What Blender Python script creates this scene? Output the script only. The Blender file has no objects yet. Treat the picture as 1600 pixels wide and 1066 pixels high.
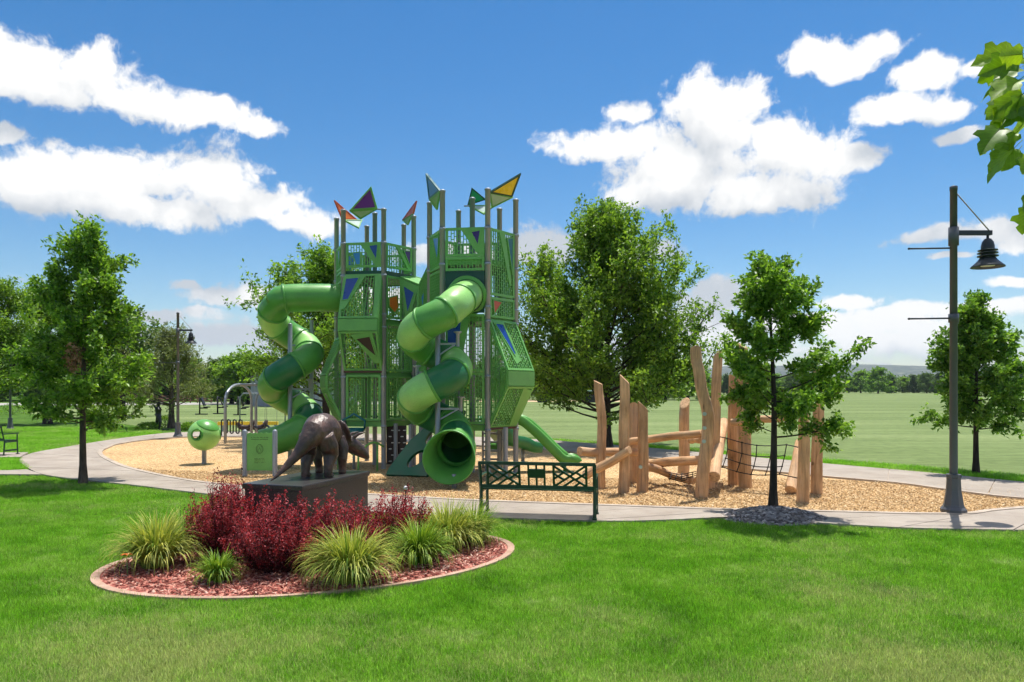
import bpy, bmesh, math, random
import numpy as np
from mathutils import Vector, Matrix, Euler

R = math.radians
scene = bpy.context.scene
COL = scene.collection

# ------------------------------------------------------------------ camera
FPX, HOR, CAMH = 1150.0, 605.0, 2.1          # focal length in photo pixels, horizon row, eye height
cam_d = bpy.data.cameras.new("camera")
cam = bpy.data.objects.new("camera", cam_d)
COL.objects.link(cam)
cam.location = (0, 0, CAMH)
cam.rotation_euler = (R(90), 0, 0)
cam_d.sensor_width = 36.0
cam_d.lens = FPX / 1600 * 36
cam_d.shift_y = (HOR - 533) / 1600
cam_d.clip_start = 0.1
cam_d.clip_end = 20000
scene.camera = cam

# ------------------------------------------------------------------ light
SUN_DIR = Vector((0.45, 0.8, 2.9)).normalized()     # towards the sun
sun_el = math.asin(SUN_DIR.z)
sun_az = math.atan2(SUN_DIR.x, SUN_DIR.y)
sun_d = bpy.data.lights.new("sun", 'SUN')
sun_d.energy = 3.4
sun_d.angle = R(0.53)
sun_d.color = (1.0, 0.955, 0.88)
sun = bpy.data.objects.new("sun", sun_d)
COL.objects.link(sun)
sun.rotation_euler = SUN_DIR.to_track_quat('Z', 'Y').to_euler()
scene.view_settings.view_transform = 'Standard'
scene.view_settings.look = 'None'
scene.view_settings.exposure = 0.88
scene.view_settings.gamma = 1.0
scene.view_settings.use_curve_mapping = False
scene.cycles.use_denoising = True
try:
    scene.cycles.denoiser = 'OPENIMAGEDENOISE'
except Exception:
    pass
scene.cycles.max_bounces = 6
scene.cycles.diffuse_bounces = 4
scene.cycles.transparent_max_bounces = 8
scene.cycles.use_adaptive_sampling = True
scene.cycles.adaptive_threshold = .025
scene.cycles.adaptive_min_samples = 24
scene.cycles.sample_clamp_indirect = 6.0

SKY_STRENGTH = 0.15
world = bpy.data.worlds.new("World")
scene.world = world
world.use_nodes = True


def sky_nodes():
    nt = world.node_tree
    nt.nodes.clear()
    N, L = nt.nodes, nt.links
    # ---- cloud density as a function of (azimuth, elevation)
    g = bpy.data.node_groups.new("cloud_density", 'ShaderNodeTree')
    g.interface.new_socket("Billow", in_out='OUTPUT', socket_type='NodeSocketFloat')
    g.interface.new_socket("V", in_out='INPUT', socket_type='NodeSocketVector')
    g.interface.new_socket("D", in_out='INPUT', socket_type='NodeSocketVector')
    g.interface.new_socket("Density", in_out='OUTPUT', socket_type='NodeSocketFloat')
    n, l = g.nodes, g.links

    def node(t, **kw):
        x = n.new(t)
        for k, v in kw.items():
            setattr(x, k, v)
        return x

    def math_(op, a, b=None, c=None, clamp=False):
        x = node('ShaderNodeMath', operation=op, use_clamp=clamp)
        for i, s in enumerate((a, b, c)):
            if s is None:
                continue
            if isinstance(s, (int, float)):
                x.inputs[i].default_value = s
            else:
                l.new(s, x.inputs[i])
        return x.outputs[0]

    gi = node('NodeGroupInput')
    go = node('NodeGroupOutput')
    # warp
    w1 = node('ShaderNodeTexNoise', noise_dimensions='2D')
    w1.inputs['Scale'].default_value = 9
    w1.inputs['Detail'].default_value = 3
    l.new(gi.outputs['V'], w1.inputs['Vector'])
    w2 = node('ShaderNodeVectorMath', operation='SUBTRACT')
    l.new(w1.outputs['Color'], w2.inputs[0])
    w2.inputs[1].default_value = (.5, .5, .5)
    w3 = node('ShaderNodeVectorMath', operation='MULTIPLY_ADD')
    l.new(w2.outputs[0], w3.inputs[0])
    w3.inputs[1].default_value = (.042, .030, 0)
    l.new(gi.outputs['V'], w3.inputs[2])
    V = w3.outputs[0]
    blobs = [
        # upper left bank
        (50, 108, 125, 56), (150, 114, 80, 46), (215, 156, 120, 32), (310, 174, 95, 24), (405, 196, 52, 16),
        (90, 150, 110, 28),
        # lower left bank
        (90, 286, 165, 50), (230, 282, 115, 46), (345, 278, 86, 50), (400, 318, 80, 36), (470, 345, 90, 26),
        (200, 325, 230, 30), (30, 290, 110, 45), (20, 215, 45, 16),
        # large one right of the tower
        (1110, 190, 88, 70), (1160, 165, 55, 42), (985, 175, 42, 20), (960, 225, 115, 30), (1070, 260, 130, 48),
        (1230, 235, 105, 48), (1310, 248, 80, 20), (1180, 300, 120, 40), (1260, 305, 55, 34), (1050, 300, 110, 30),
        # upper right
        (1280, 90, 62, 34), (1365, 78, 55, 24), (1320, 100, 60, 26), (1450, 115, 70, 24), (1520, 108, 45, 15),
        (1400, 172, 92, 22), (1470, 170, 60, 18), (1505, 206, 38, 11),
        # low right
        (1470, 372, 80, 14), (1560, 362, 70, 24), (1600, 380, 60, 20), (1315, 470, 62, 14), (1430, 525, 95, 34),
        (1130, 470, 75, 32), (1100, 520, 80, 36), (1590, 440, 60, 10), (1480, 405, 40, 6),
        # behind the tower and low left
        (840, 385, 75, 36), (930, 365, 60, 34), (1020, 395, 60, 22), (355, 460, 68, 22), (300, 445, 30, 10),
        (255, 490, 50, 12), (350, 525, 72, 22),
        (700, 400, 80, 22), (620, 470, 90, 20), (200, 520, 80, 16),
    ]
    def blob_field(bl):
        """1 - (smooth) distance to the nearest ellipse; evaluated in short chains to keep the shader stack small"""
        acc, last, VV = None, 0, V
        for i, (u, v, ru, rv) in enumerate(bl):
            x, z = (u - 800) / FPX, (HOR - v) / FPX
            az = math.atan(x)
            el = math.atan2(z, math.hypot(x, 1))
            ra = ru / FPX / (1 + x * x)
            re = rv / FPX / math.hypot(x, 1)
            if i % 6 == 0 and acc is not None:
                ch = node('ShaderNodeVectorMath', operation='MULTIPLY_ADD')
                l.new(acc, ch.inputs[0])
                ch.inputs[1].default_value = (1e-7, 1e-7, 0)
                l.new(V, ch.inputs[2])
                VV = ch.outputs[0]
            mp = node('ShaderNodeVectorMath', operation='MULTIPLY_ADD')
            l.new(VV, mp.inputs[0])
            mp.inputs[1].default_value = (1 / ra, 1 / re, 0)
            mp.inputs[2].default_value = (-az / ra, -el / re, 0)
            le = node('ShaderNodeVectorMath', operation='LENGTH')
            l.new(mp.outputs[0], le.inputs[0])
            acc = le.outputs['Value'] if acc is None else math_('SMOOTH_MIN', acc, le.outputs['Value'], 0.2)
        return math_('SUBTRACT', 1.0, acc)

    acc = blob_field(blobs)
    # loose cumulus over the unseen rest of the sky, cover raised for fill light
    gn = node('ShaderNodeTexNoise')
    gn.inputs['Scale'].default_value = 3.4
    gn.inputs['Detail'].default_value = 3
    l.new(gi.outputs['D'], gn.inputs['Vector'])
    gen = math_('MULTIPLY_ADD', gn.outputs['Fac'], 9.0, -4.75)
    mp = node('ShaderNodeMapping')
    mp.inputs['Scale'].default_value = (1 / .8, 1 / .36, 0)
    mp.inputs['Location'].default_value = (0, -.28 / .36, 0)
    l.new(gi.outputs['V'], mp.inputs['Vector'])
    le = node('ShaderNodeVectorMath', operation='LENGTH')
    l.new(mp.outputs[0], le.inputs[0])
    keep = math_('MULTIPLY', math_('SUBTRACT', 1.35, le.outputs['Value'], clamp=True), 8.0)
    gen = math_('SUBTRACT', gen, keep)
    gen = math_('MINIMUM', gen, 0.8)
    # broken low cloud towards the horizon
    hm = node('ShaderNodeMapping')
    hm.inputs['Scale'].default_value = (5.5, 17, 1)
    l.new(V, hm.inputs['Vector'])
    hn = node('ShaderNodeTexNoise', noise_dimensions='2D')
    hn.inputs['Scale'].default_value = 1.0
    hn.inputs['Detail'].default_value = 2
    l.new(hm.outputs[0], hn.inputs['Vector'])
    sep = node('ShaderNodeSeparateXYZ')
    l.new(gi.outputs['V'], sep.inputs[0])
    low = math_('MULTIPLY', math_('SUBTRACT', sep.outputs['Y'], 0.075), 22.0)
    low = math_('MAXIMUM', low, 0.0)
    hz = math_('SUBTRACT', math_('MULTIPLY_ADD', hn.outputs['Fac'], 4.5, -2.25), low)
    hz = math_('MINIMUM', hz, 0.5)
    acc = math_('MAXIMUM', math_('MAXIMUM', acc, gen), hz)
    # billows
    n1 = node('ShaderNodeTexNoise', noise_dimensions='2D')
    n1.inputs['Scale'].default_value = 17
    n1.inputs['Detail'].default_value = 5
    n1.inputs['Roughness'].default_value = .6
    l.new(V, n1.inputs['Vector'])
    n4 = node('ShaderNodeTexNoise', noise_dimensions='2D')
    n4.inputs['Scale'].default_value = 52
    n4.inputs['Detail'].default_value = 6
    n4.inputs['Roughness'].default_value = .65
    l.new(V, n4.inputs['Vector'])
    bil = math_('MULTIPLY_ADD', n1.outputs['Fac'], 1.35, -0.675)
    bil = math_('ADD', bil, math_('MULTIPLY_ADD', n4.outputs['Fac'], .9, -.45))
    acc = math_('MINIMUM', acc, 0.9)
    l.new(bil, go.inputs['Billow'])
    l.new(math_('ADD', acc, bil), go.inputs['Density'])
    # coarse field alone, for the soft shading of the undersides
    g2_ = bpy.data.node_groups.new("cloud_bulk", 'ShaderNodeTree')
    g2_.interface.new_socket("V", in_out='INPUT', socket_type='NodeSocketVector')
    g2_.interface.new_socket("Bulk", in_out='OUTPUT', socket_type='NodeSocketFloat')
    n, l = g2_.nodes, g2_.links
    gi, go = node('NodeGroupInput'), node('NodeGroupOutput')
    V = gi.outputs['V']
    n1 = node('ShaderNodeTexNoise', noise_dimensions='2D')
    n1.inputs['Scale'].default_value = 17
    n1.inputs['Detail'].default_value = 4
    n1.inputs['Roughness'].default_value = .55
    l.new(V, n1.inputs['Vector'])
    bulk = math_('MINIMUM', blob_field([b_ for b_ in blobs if b_[2] > 84]), .9)
    l.new(math_('MULTIPLY_ADD', n1.outputs['Fac'], 1.5, math_('MULTIPLY', bulk, 1.0)), go.inputs[0])

    # ---- world
    def wnode(t, **kw):
        x = N.new(t)
        for k, v in kw.items():
            setattr(x, k, v)
        return x

    def wm(op, a, b=None, c=None, clamp=False):
        x = wnode('ShaderNodeMath', operation=op, use_clamp=clamp)
        for i, s in enumerate((a, b, c)):
            if s is None:
                continue
            if isinstance(s, (int, float)):
                x.inputs[i].default_value = s
            else:
                L.new(s, x.inputs[i])
        return x.outputs[0]

    tc = wnode('ShaderNodeTexCoord')
    nv = wnode('ShaderNodeVectorMath', operation='NORMALIZE')
    L.new(tc.outputs['Generated'], nv.inputs[0])
    sp = wnode('ShaderNodeSeparateXYZ')
    L.new(nv.outputs[0], sp.inputs[0])
    az = wm('ARCTAN2', sp.outputs['X'], sp.outputs['Y'])
    el = wm('ARCSINE', sp.outputs['Z'])
    cb = wnode('ShaderNodeCombineXYZ')
    L.new(az, cb.inputs[0])
    L.new(el, cb.inputs[1])

    gg = wnode('ShaderNodeGroup')
    gg.node_tree = g
    L.new(cb.outputs[0], gg.inputs['V'])
    L.new(nv.outputs[0], gg.inputs['D'])
    d0 = gg.outputs['Density']

    def bulk(off, after):
        g3 = wnode('ShaderNodeGroup')
        g3.node_tree = g2_
        c2 = wnode('ShaderNodeVectorMath', operation='MULTIPLY_ADD')
        L.new(after, c2.inputs[0])
        c2.inputs[1].default_value = (1e-7, 1e-7, 0)
        ad = wnode('ShaderNodeVectorMath', operation='ADD')
        L.new(cb.outputs[0], ad.inputs[0])
        ad.inputs[1].default_value = off
        L.new(ad.outputs[0], c2.inputs[2])
        L.new(c2.outputs[0], g3.inputs['V'])
        return g3.outputs[0]
    b0 = bulk((0, -.004, 0), d0)
    b1 = bulk((.010, .040, 0), b0)
    al = wnode('ShaderNodeMapRange', interpolation_type='SMOOTHSTEP')
    L.new(d0, al.inputs[0])
    al.inputs[1].default_value = -.10
    al.inputs[2].default_value = .40
    sh = wm('ADD', wm('MULTIPLY', wm('SUBTRACT', b0, b1), .30), wm('MULTIPLY', gg.outputs['Billow'], .16))
    br = wm('ADD', sh, .865)
    br = wm('MINIMUM', wm('MAXIMUM', br, .60), 1.0)
    sky = wnode('ShaderNodeTexSky', sky_type='NISHITA')
    sky.sun_disc = False
    sky.sun_elevation = sun_el
    sky.sun_rotation = sun_az
    sky.altitude = 1700
    sky.air_density = 1.25
    sky.dust_density = 1.0
    sky.ozone_density = 2.2
    hs = wnode('ShaderNodeHueSaturation')
    hs.inputs['Saturation'].default_value = 1.42
    hs.inputs['Value'].default_value = .46
    L.new(sky.outputs[0], hs.inputs['Color'])
    # cloud radiance
    cc = wnode('ShaderNodeMixRGB')
    cc.inputs[1].default_value = (.54, .58, .635, 1)
    cc.inputs[2].default_value = (1.0, .99, .97, 1)
    L.new(wm('MULTIPLY', wm('SUBTRACT', br, .60), 2.5, clamp=True), cc.inputs[0])
    cs = wnode('ShaderNodeVectorMath', operation='SCALE')
    L.new(cc.outputs[0], cs.inputs[0])
    cs.inputs['Scale'].default_value = CLOUD_GAIN
    mix = wnode('ShaderNodeMixRGB')
    L.new(al.outputs[0], mix.inputs[0])
    L.new(hs.outputs[0], mix.inputs[1])
    L.new(cs.outputs[0], mix.inputs[2])
    bg = wnode('ShaderNodeBackground')
    bg.inputs['Strength'].default_value = SKY_STRENGTH
    L.new(mix.outputs[0], bg.inputs[0])
    out = wnode('ShaderNodeOutputWorld')
    L.new(bg.outputs[0], out.inputs[0])


CLOUD_GAIN = 4.0
sky_nodes()
world.cycles.sampling_method = 'MANUAL'
world.cycles.sample_map_resolution = 512


# ------------------------------------------------------------------ helpers
def G(u, v, z=0.0):
    """point of the plane z = const that shows at photo pixel (u, v)"""
    Y = FPX * (CAMH - z) / (v - HOR)
    return Vector(((u - 800) / FPX * Y, Y, z))


def P(u, v, Y):
    return Vector(((u - 800) / FPX * Y, Y, CAMH + (HOR - v) / FPX * Y))


def s2l(c):
    c = c / 255.0
    return c / 12.92 if c <= .04045 else ((c + .055) / 1.055) ** 2.4


def RGB(r, g, b, k=1.0):
    return (min(1, s2l(r) * k), min(1, s2l(g) * k), min(1, s2l(b) * k), 1)


def obj(name, mesh, mat=None, parent=None, loc=None):
    o = bpy.data.objects.new(name, mesh)
    COL.objects.link(o)
    if mat is not None and mesh is not None:
        if not mesh.materials:
            for m in (mat if isinstance(mat, (list, tuple)) else [mat]):
                mesh.materials.append(m)
    if parent is not None:
        o.parent = parent
    if loc is not None:
        o.location = loc
    return o


def tag(o, label=None, cat=None, group=None, kind=None):
    if label:
        o['label'] = label
    if cat:
        o['category'] = cat
    if group:
        o['group'] = group
    if kind:
        o['kind'] = kind
    return o


def thing(name, label, cat, loc=(0, 0, 0), rz=0.0, group=None):
    o = bpy.data.objects.new(name, None)
    COL.objects.link(o)
    o.empty_display_size = .2
    o.location = loc
    o.rotation_euler = (0, 0, rz)
    return tag(o, label, cat, group)


def copy_tree(o, parent=None):
    c = o.copy()
    COL.objects.link(c)
    c.parent = parent
    for ch in list(o.children):
        copy_tree(ch, c)
    return c


class MB:
    """collects shapes, then links them as one mesh object"""

    def __init__(s):
        s.v, s.f, s.mi, s.sm = [], [], [], []

    def add(s, vs, fs, mi=0, smooth=False):
        b = len(s.v)
        s.v += [tuple(x) for x in vs]
        for f in fs:
            s.f.append([i + b for i in f])
            s.mi.append(mi)
            s.sm.append(smooth)

    def prism(s, pts, nrm, th, mi=0):
        """closed slab: polygon pts, extruded th along nrm (centred)"""
        nrm = Vector(nrm).normalized()
        a = [Vector(p) + nrm * th / 2 for p in pts]
        b = [Vector(p) - nrm * th / 2 for p in pts]
        n = len(pts)
        fs = [list(range(n)), list(range(2 * n - 1, n - 1, -1))]
        for i in range(n):
            j = (i + 1) % n
            fs.append([i, n + i, n + j, j])
        s.add(a + b, fs, mi)

    def box(s, c, size, rot=None, mi=0, bev=0.0):
        x, y, z = size[0] / 2, size[1] / 2, size[2] / 2
        if bev > 0:
            bm = bmesh.new()
            bmesh.ops.create_cube(bm, size=1)
            bmesh.ops.scale(bm, vec=size, verts=bm.verts)
            bmesh.ops.bevel(bm, geom=bm.edges[:], offset=bev, segments=2, affect='EDGES', profile=.6)
            vs = [v.co.copy() for v in bm.verts]
            bm.verts.index_update()
            fs = [[v.index for v in f.verts] for f in bm.faces]
            bm.free()
        else:
            vs = [Vector((i, j, k)) for i in (-x, x) for j in (-y, y) for k in (-z, z)]
            fs = [[0, 1, 3, 2], [4, 6, 7, 5], [0, 4, 5, 1], [2, 3, 7, 6], [0, 2, 6, 4], [1, 5, 7, 3]]
        if rot is not None:
            vs = [rot @ v for v in vs]
        c = Vector(c)
        s.add([v + c for v in vs], fs, mi)

    def bar(s, a, b, w, h, up=(0, 0, 1), mi=0):
        """box beam from a to b"""
        a, b = Vector(a), Vector(b)
        d = (b - a)
        L = d.length
        d.normalize()
        up = Vector(up)
        x = d.cross(up)
        if x.length < 1e-4:
            x = d.cross(Vector((1, 0, 0)))
        x.normalize()
        y = x.cross(d)
        vs = []
        for p in (a, b):
            for i, j in ((-1, -1), (1, -1), (1, 1), (-1, 1)):
                vs.append(p + x * i * w / 2 + y * j * h / 2)
        s.add(vs, [[0, 1, 2, 3], [7, 6, 5, 4], [0, 4, 5, 1], [1, 5, 6, 2], [2, 6, 7, 3], [3, 7, 4, 0]], mi)

    def tube(s, pts, rad, seg=8, caps=True, mi=0, smooth=True):
        pts = [Vector(p) for p in pts]
        n = len(pts)
        if not isinstance(rad, (list, tuple)):
            rad = [rad] * n
        vs, fs = [], []
        ref = None
        for i, p in enumerate(pts):
            t = (pts[min(i + 1, n - 1)] - pts[max(i - 1, 0)]).normalized()
            if ref is None:
                ref = t.cross(Vector((0, 0, 1)))
                if ref.length < .05:
                    ref = t.cross(Vector((1, 0, 0)))
            x = (ref - t * ref.dot(t)).normalized()
            ref = x
            y = t.cross(x)
            for k in range(seg):
                a = 2 * math.pi * k / seg
                vs.append(p + (x * math.cos(a) + y * math.sin(a)) * rad[i])
        for i in range(n - 1):
            for k in range(seg):
                k2 = (k + 1) % seg
                fs.append([i * seg + k, i * seg + k2, (i + 1) * seg + k2, (i + 1) * seg + k])
        s.add(vs, fs, mi, smooth)
        if caps:
            b = len(s.v) - n * seg
            s.f.append([b + k for k in range(seg)][::-1])
            s.f.append([b + (n - 1) * seg + k for k in range(seg)])
            s.mi += [mi, mi]
            s.sm += [False, False]

    def lathe(s, prof, seg=16, c=(0, 0, 0), mi=0, smooth=True):
        c = Vector(c)
        vs, fs = [], []
        for (r, z) in prof:
            for k in range(seg):
                a = 2 * math.pi * k / seg
                vs.append(c + Vector((r * math.cos(a), r * math.sin(a), z)))
        for i in range(len(prof) - 1):
            for k in range(seg):
                k2 = (k + 1) % seg
                fs.append([i * seg + k, i * seg + k2, (i + 1) * seg + k2, (i + 1) * seg + k])
        s.add(vs, fs, mi, smooth)

    def mesh(s, name):
        m = bpy.data.meshes.new(name)
        m.from_pydata(s.v, [], s.f)
        m.polygons.foreach_set('material_index', s.mi)
        m.polygons.foreach_set('use_smooth', s.sm)
        m.update()
        return m

    def build(s, name, mat=None, parent=None, loc=None):
        return obj(name, s.mesh(name), mat, parent, loc)


# ------------------------------------------------------------------ materials
def new_mat(name):
    m = bpy.data.materials.new(name)
    m.use_nodes = True
    nt = m.node_tree
    nt.nodes.clear()
    return m, nt.nodes, nt.links


def mk(name, rgb, rough=.5, var=.12, scale=4, bump=0.0, bscale=40, metal=0.0, spec=.5, coat=0.0, stretch=(1, 1, 1),
       coord='Object', fine=.06, rough_var=.12):
    """painted, plastic, metal or stone surface with mottling, fine grain and uneven gloss"""
    m, N, L = new_mat(name)
    out = N.new('ShaderNodeOutputMaterial')
    b = N.new('ShaderNodeBsdfPrincipled')
    L.new(b.outputs[0], out.inputs[0])
    tc = N.new('ShaderNodeTexCoord')
    mp = N.new('ShaderNodeMapping')
    mp.inputs['Scale'].default_value = stretch
    L.new(tc.outputs[coord], mp.inputs[0])
    n1 = N.new('ShaderNodeTexNoise')
    n1.inputs['Scale'].default_value = scale
    n1.inputs['Detail'].default_value = 6
    n1.inputs['Roughness'].default_value = .6
    L.new(mp.outputs[0], n1.inputs['Vector'])
    n2 = N.new('ShaderNodeTexNoise')
    n2.inputs['Scale'].default_value = bscale
    n2.inputs['Detail'].default_value = 4
    L.new(mp.outputs[0], n2.inputs['Vector'])
    mr = N.new('ShaderNodeMapRange')
    mr.inputs[1].default_value = .3
    mr.inputs[2].default_value = .7
    mr.inputs[3].default_value = 1 - var
    mr.inputs[4].default_value = 1 + var
    L.new(n1.outputs['Fac'], mr.inputs[0])
    mr2 = N.new('ShaderNodeMapRange')
    mr2.inputs[1].default_value = .3
    mr2.inputs[2].default_value = .7
    mr2.inputs[3].default_value = 1 - fine
    mr2.inputs[4].default_value = 1 + fine
    L.new(n2.outputs['Fac'], mr2.inputs[0])
    mu = N.new('ShaderNodeMath')
    mu.operation = 'MULTIPLY'
    L.new(mr.outputs[0], mu.inputs[0])
    L.new(mr2.outputs[0], mu.inputs[1])
    vs = N.new('ShaderNodeVectorMath')
    vs.operation = 'SCALE'
    vs.inputs[0].default_value = rgb[:3]
    L.new(mu.outputs[0], vs.inputs['Scale'])
    L.new(vs.outputs[0], b.inputs['Base Color'])
    rr = N.new('ShaderNodeMapRange')
    rr.inputs[1].default_value = .3
    rr.inputs[2].default_value = .7
    rr.inputs[3].default_value = max(.02, rough - rough_var)
    rr.inputs[4].default_value = min(1, rough + rough_var)
    L.new(n1.outputs['Fac'], rr.inputs[0])
    L.new(rr.outputs[0], b.inputs['Roughness'])
    b.inputs['Metallic'].default_value = metal
    b.inputs['Specular IOR Level'].default_value = spec
    b.inputs['Coat Weight'].default_value = coat
    if bump > 0:
        bp = N.new('ShaderNodeBump')
        bp.inputs['Strength'].default_value = 1
        bp.inputs['Distance'].default_value = bump
        L.new(n2.outputs['Fac'], bp.inputs['Height'])
        L.new(bp.outputs[0], b.inputs['Normal'])
    return m


def ramp_mat(name, cols, scale=3, detail=8, rough=.8, bump=.0, bscale=60, stretch=(1, 1, 1), coord='Object', spec=.3,
             rough_n=.65, second=None, distort=0.0):
    """surface coloured by a noise ramp: cols = [(pos, rgba), ...]; second = (scale, amount) darkening"""
    m, N, L = new_mat(name)
    out = N.new('ShaderNodeOutputMaterial')
    b = N.new('ShaderNodeBsdfPrincipled')
    L.new(b.outputs[0], out.inputs[0])
    tc = N.new('ShaderNodeTexCoord')
    mp = N.new('ShaderNodeMapping')
    mp.inputs['Scale'].default_value = stretch
    L.new(tc.outputs[coord], mp.inputs[0])
    n1 = N.new('ShaderNodeTexNoise')
    n1.inputs['Scale'].default_value = scale
    n1.inputs['Detail'].default_value = detail
    n1.inputs['Roughness'].default_value = rough_n
    n1.inputs['Distortion'].default_value = distort
    L.new(mp.outputs[0], n1.inputs['Vector'])
    cr = N.new('ShaderNodeValToRGB')
    e = cr.color_ramp.elements
    while len(e) < len(cols):
        e.new(.5)
    for i, (p, c) in enumerate(cols):
        e[i].position = p
        e[i].color = c
    L.new(n1.outputs['Fac'], cr.inputs[0])
    col = cr.outputs[0]
    if second:
        n3 = N.new('ShaderNodeTexNoise')
        n3.inputs['Scale'].default_value = second[0]
        n3.inputs['Detail'].default_value = 4
        L.new(tc.outputs[coord], n3.inputs['Vector'])
        mr = N.new('ShaderNodeMapRange')
        mr.inputs[1].default_value = .3
        mr.inputs[2].default_value = .7
        mr.inputs[3].default_value = 1 - second[1]
        mr.inputs[4].default_value = 1 + second[1]
        L.new(n3.outputs['Fac'], mr.inputs[0])
        vs = N.new('ShaderNodeVectorMath')
        vs.operation = 'SCALE'
        L.new(col, vs.inputs[0])
        L.new(mr.outputs[0], vs.inputs['Scale'])
        col = vs.outputs[0]
    L.new(col, b.inputs['Base Color'])
    b.inputs['Roughness'].default_value = rough
    b.inputs['Specular IOR Level'].default_value = spec
    if bump > 0:
        n2 = N.new('ShaderNodeTexNoise')
        n2.inputs['Scale'].default_value = bscale
        n2.inputs['Detail'].default_value = 5
        L.new(mp.outputs[0], n2.inputs['Vector'])
        bp = N.new('ShaderNodeBump')
        bp.inputs['Distance'].default_value = bump
        L.new(n2.outputs['Fac'], bp.inputs['Height'])
        L.new(bp.outputs[0], b.inputs['Normal'])
    return m


def leaf_mat(name, c_dark, c_light, trans=.35, rough=.45, spec=.35, tcol=None):
    """leaf: per-leaf colour from the face attribute 'var', part of the light passes through"""
    m, N, L = new_mat(name)
    out = N.new('ShaderNodeOutputMaterial')
    b = N.new('ShaderNodeBsdfPrincipled')
    b.inputs['Roughness'].default_value = rough
    b.inputs['Specular IOR Level'].default_value = spec
    at = N.new('ShaderNodeAttribute')
    at.attribute_name = 'var'
    mx = N.new('ShaderNodeMixRGB')
    mx.inputs[1].default_value = c_dark
    mx.inputs[2].default_value = c_light
    L.new(at.outputs['Fac'], mx.inputs[0])
    L.new(mx.outputs[0], b.inputs['Base Color'])
    tr = N.new('ShaderNodeBsdfTranslucent')
    hs = N.new('ShaderNodeMixRGB')
    hs.blend_type = 'MULTIPLY'
    hs.inputs[0].default_value = 1
    hs.inputs[2].default_value = tcol or (1.25, 1.25, .55, 1)
    L.new(mx.outputs[0], hs.inputs[1])
    L.new(hs.outputs[0], tr.inputs[0])
    ms = N.new('ShaderNodeMixShader')
    ms.inputs[0].default_value = trans
    L.new(b.outputs[0], ms.inputs[1])
    L.new(tr.outputs[0], ms.inputs[2])
    L.new(ms.outputs[0], out.inputs[0])
    return m


MAT = {}
MAT['steel'] = mk('galvanised_grey', RGB(150, 156, 166), .42, .07, 3, .0005, 90, .25, .5)
MAT['green'] = mk('green_powder_coat', RGB(110, 172, 88), .5, .12, 2.5, .0006, 60, 0, .45)
MAT['green_pale'] = mk('pale_green_plastic', RGB(144, 200, 108), .40, .13, 1.6, .0006, 50, 0, .45, 0)
MAT['green_mid'] = mk('mid_green_plastic', RGB(86, 154, 64), .40, .13, 1.6, .0006, 50, 0, .45, 0)
MAT['green_deep'] = mk('deep_green_plastic', RGB(32, 108, 60), .40, .13, 1.6, .0006, 50, 0, .45, 0)
MAT['green_dark'] = mk('dark_green_steel', RGB(14, 72, 56), .45, .08, 3, .0005, 60)
MAT['green_bottle'] = mk('bottle_green_plastic', RGB(14, 96, 62), .4, .08, 2, .0006, 50)
MAT['olive'] = mk('olive_green_panel', RGB(118, 158, 62), .42, .06, 3, .0005, 60)
MAT['blue'] = mk('blue_insert', RGB(26, 70, 150), .35, .07, 3)
MAT['lightblue'] = mk('light_blue_insert', RGB(56, 132, 200), .35, .07, 3)
MAT['teal'] = mk('teal_insert', RGB(22, 104, 112), .35, .07, 3)
MAT['purple'] = mk('purple_insert', RGB(104, 24, 150), .35, .07, 3)
MAT['violet'] = mk('dark_violet_insert', RGB(54, 26, 110), .35, .07, 3)
MAT['orange'] = mk('orange_insert', RGB(232, 118, 40), .35, .07, 3)
MAT['rust'] = mk('red_orange_insert', RGB(190, 76, 38), .35, .07, 3)
MAT['yellow'] = mk('yellow_insert', RGB(250, 206, 36), .35, .07, 3)
MAT['jade'] = mk('jade_insert', RGB(20, 150, 96), .35, .07, 3)
MAT['paleplate'] = mk('pale_grey_insert', RGB(176, 196, 186), .35, .06, 3)
MAT['brown'] = mk('brown_deck_coating', RGB(84, 58, 46), .7, .12, 6, .001, 60)
MAT['rubber'] = mk('dark_rubber', RGB(34, 34, 36), .7, .15, 6, .001, 80)
MAT['wall_brown'] = mk('dark_brown_plastic', RGB(52, 34, 32), .55, .12, 4, .001, 60)
MAT['white'] = mk('off_white_plastic', RGB(226, 226, 220), .4, .05, 5)
MAT['bench'] = mk('dark_green_bench_paint', RGB(22, 62, 46), .38, .12, 5, .0005, 80)
MAT['lamp'] = mk('bronze_lamp_paint', RGB(90, 91, 95), .45, .10, 4, .0006, 90, .2)
MAT['lamp_dark'] = mk('dark_lamp_paint', RGB(50, 54, 58), .4, .10, 4, .0006, 90, .2)
MAT['black'] = mk('black_paint', RGB(24, 24, 26), .4, .1, 5)
MAT['bronze'] = ramp_mat('bronze_patina', [(.25, RGB(34, 29, 28)), (.5, RGB(76, 56, 48)), (.75, RGB(128, 94, 80))], 4.5, 9,
                         .40, .012, 22, spec=.6, second=(14, .18))
MAT['granite'] = ramp_mat('polished_dark_granite', [(.3, RGB(34, 34, 38)), (.5, RGB(58, 56, 56)), (.72, RGB(92, 88, 84))], 90, 4,
                          .28, 0, spec=.5, second=(2, .15))
MAT['rope'] = mk('black_rope', RGB(40, 38, 38), .8, .15, 30, .002, 200)
MAT['bulb'] = mk('frosted_lens', RGB(225, 225, 225), .3, .04, 4)
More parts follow.
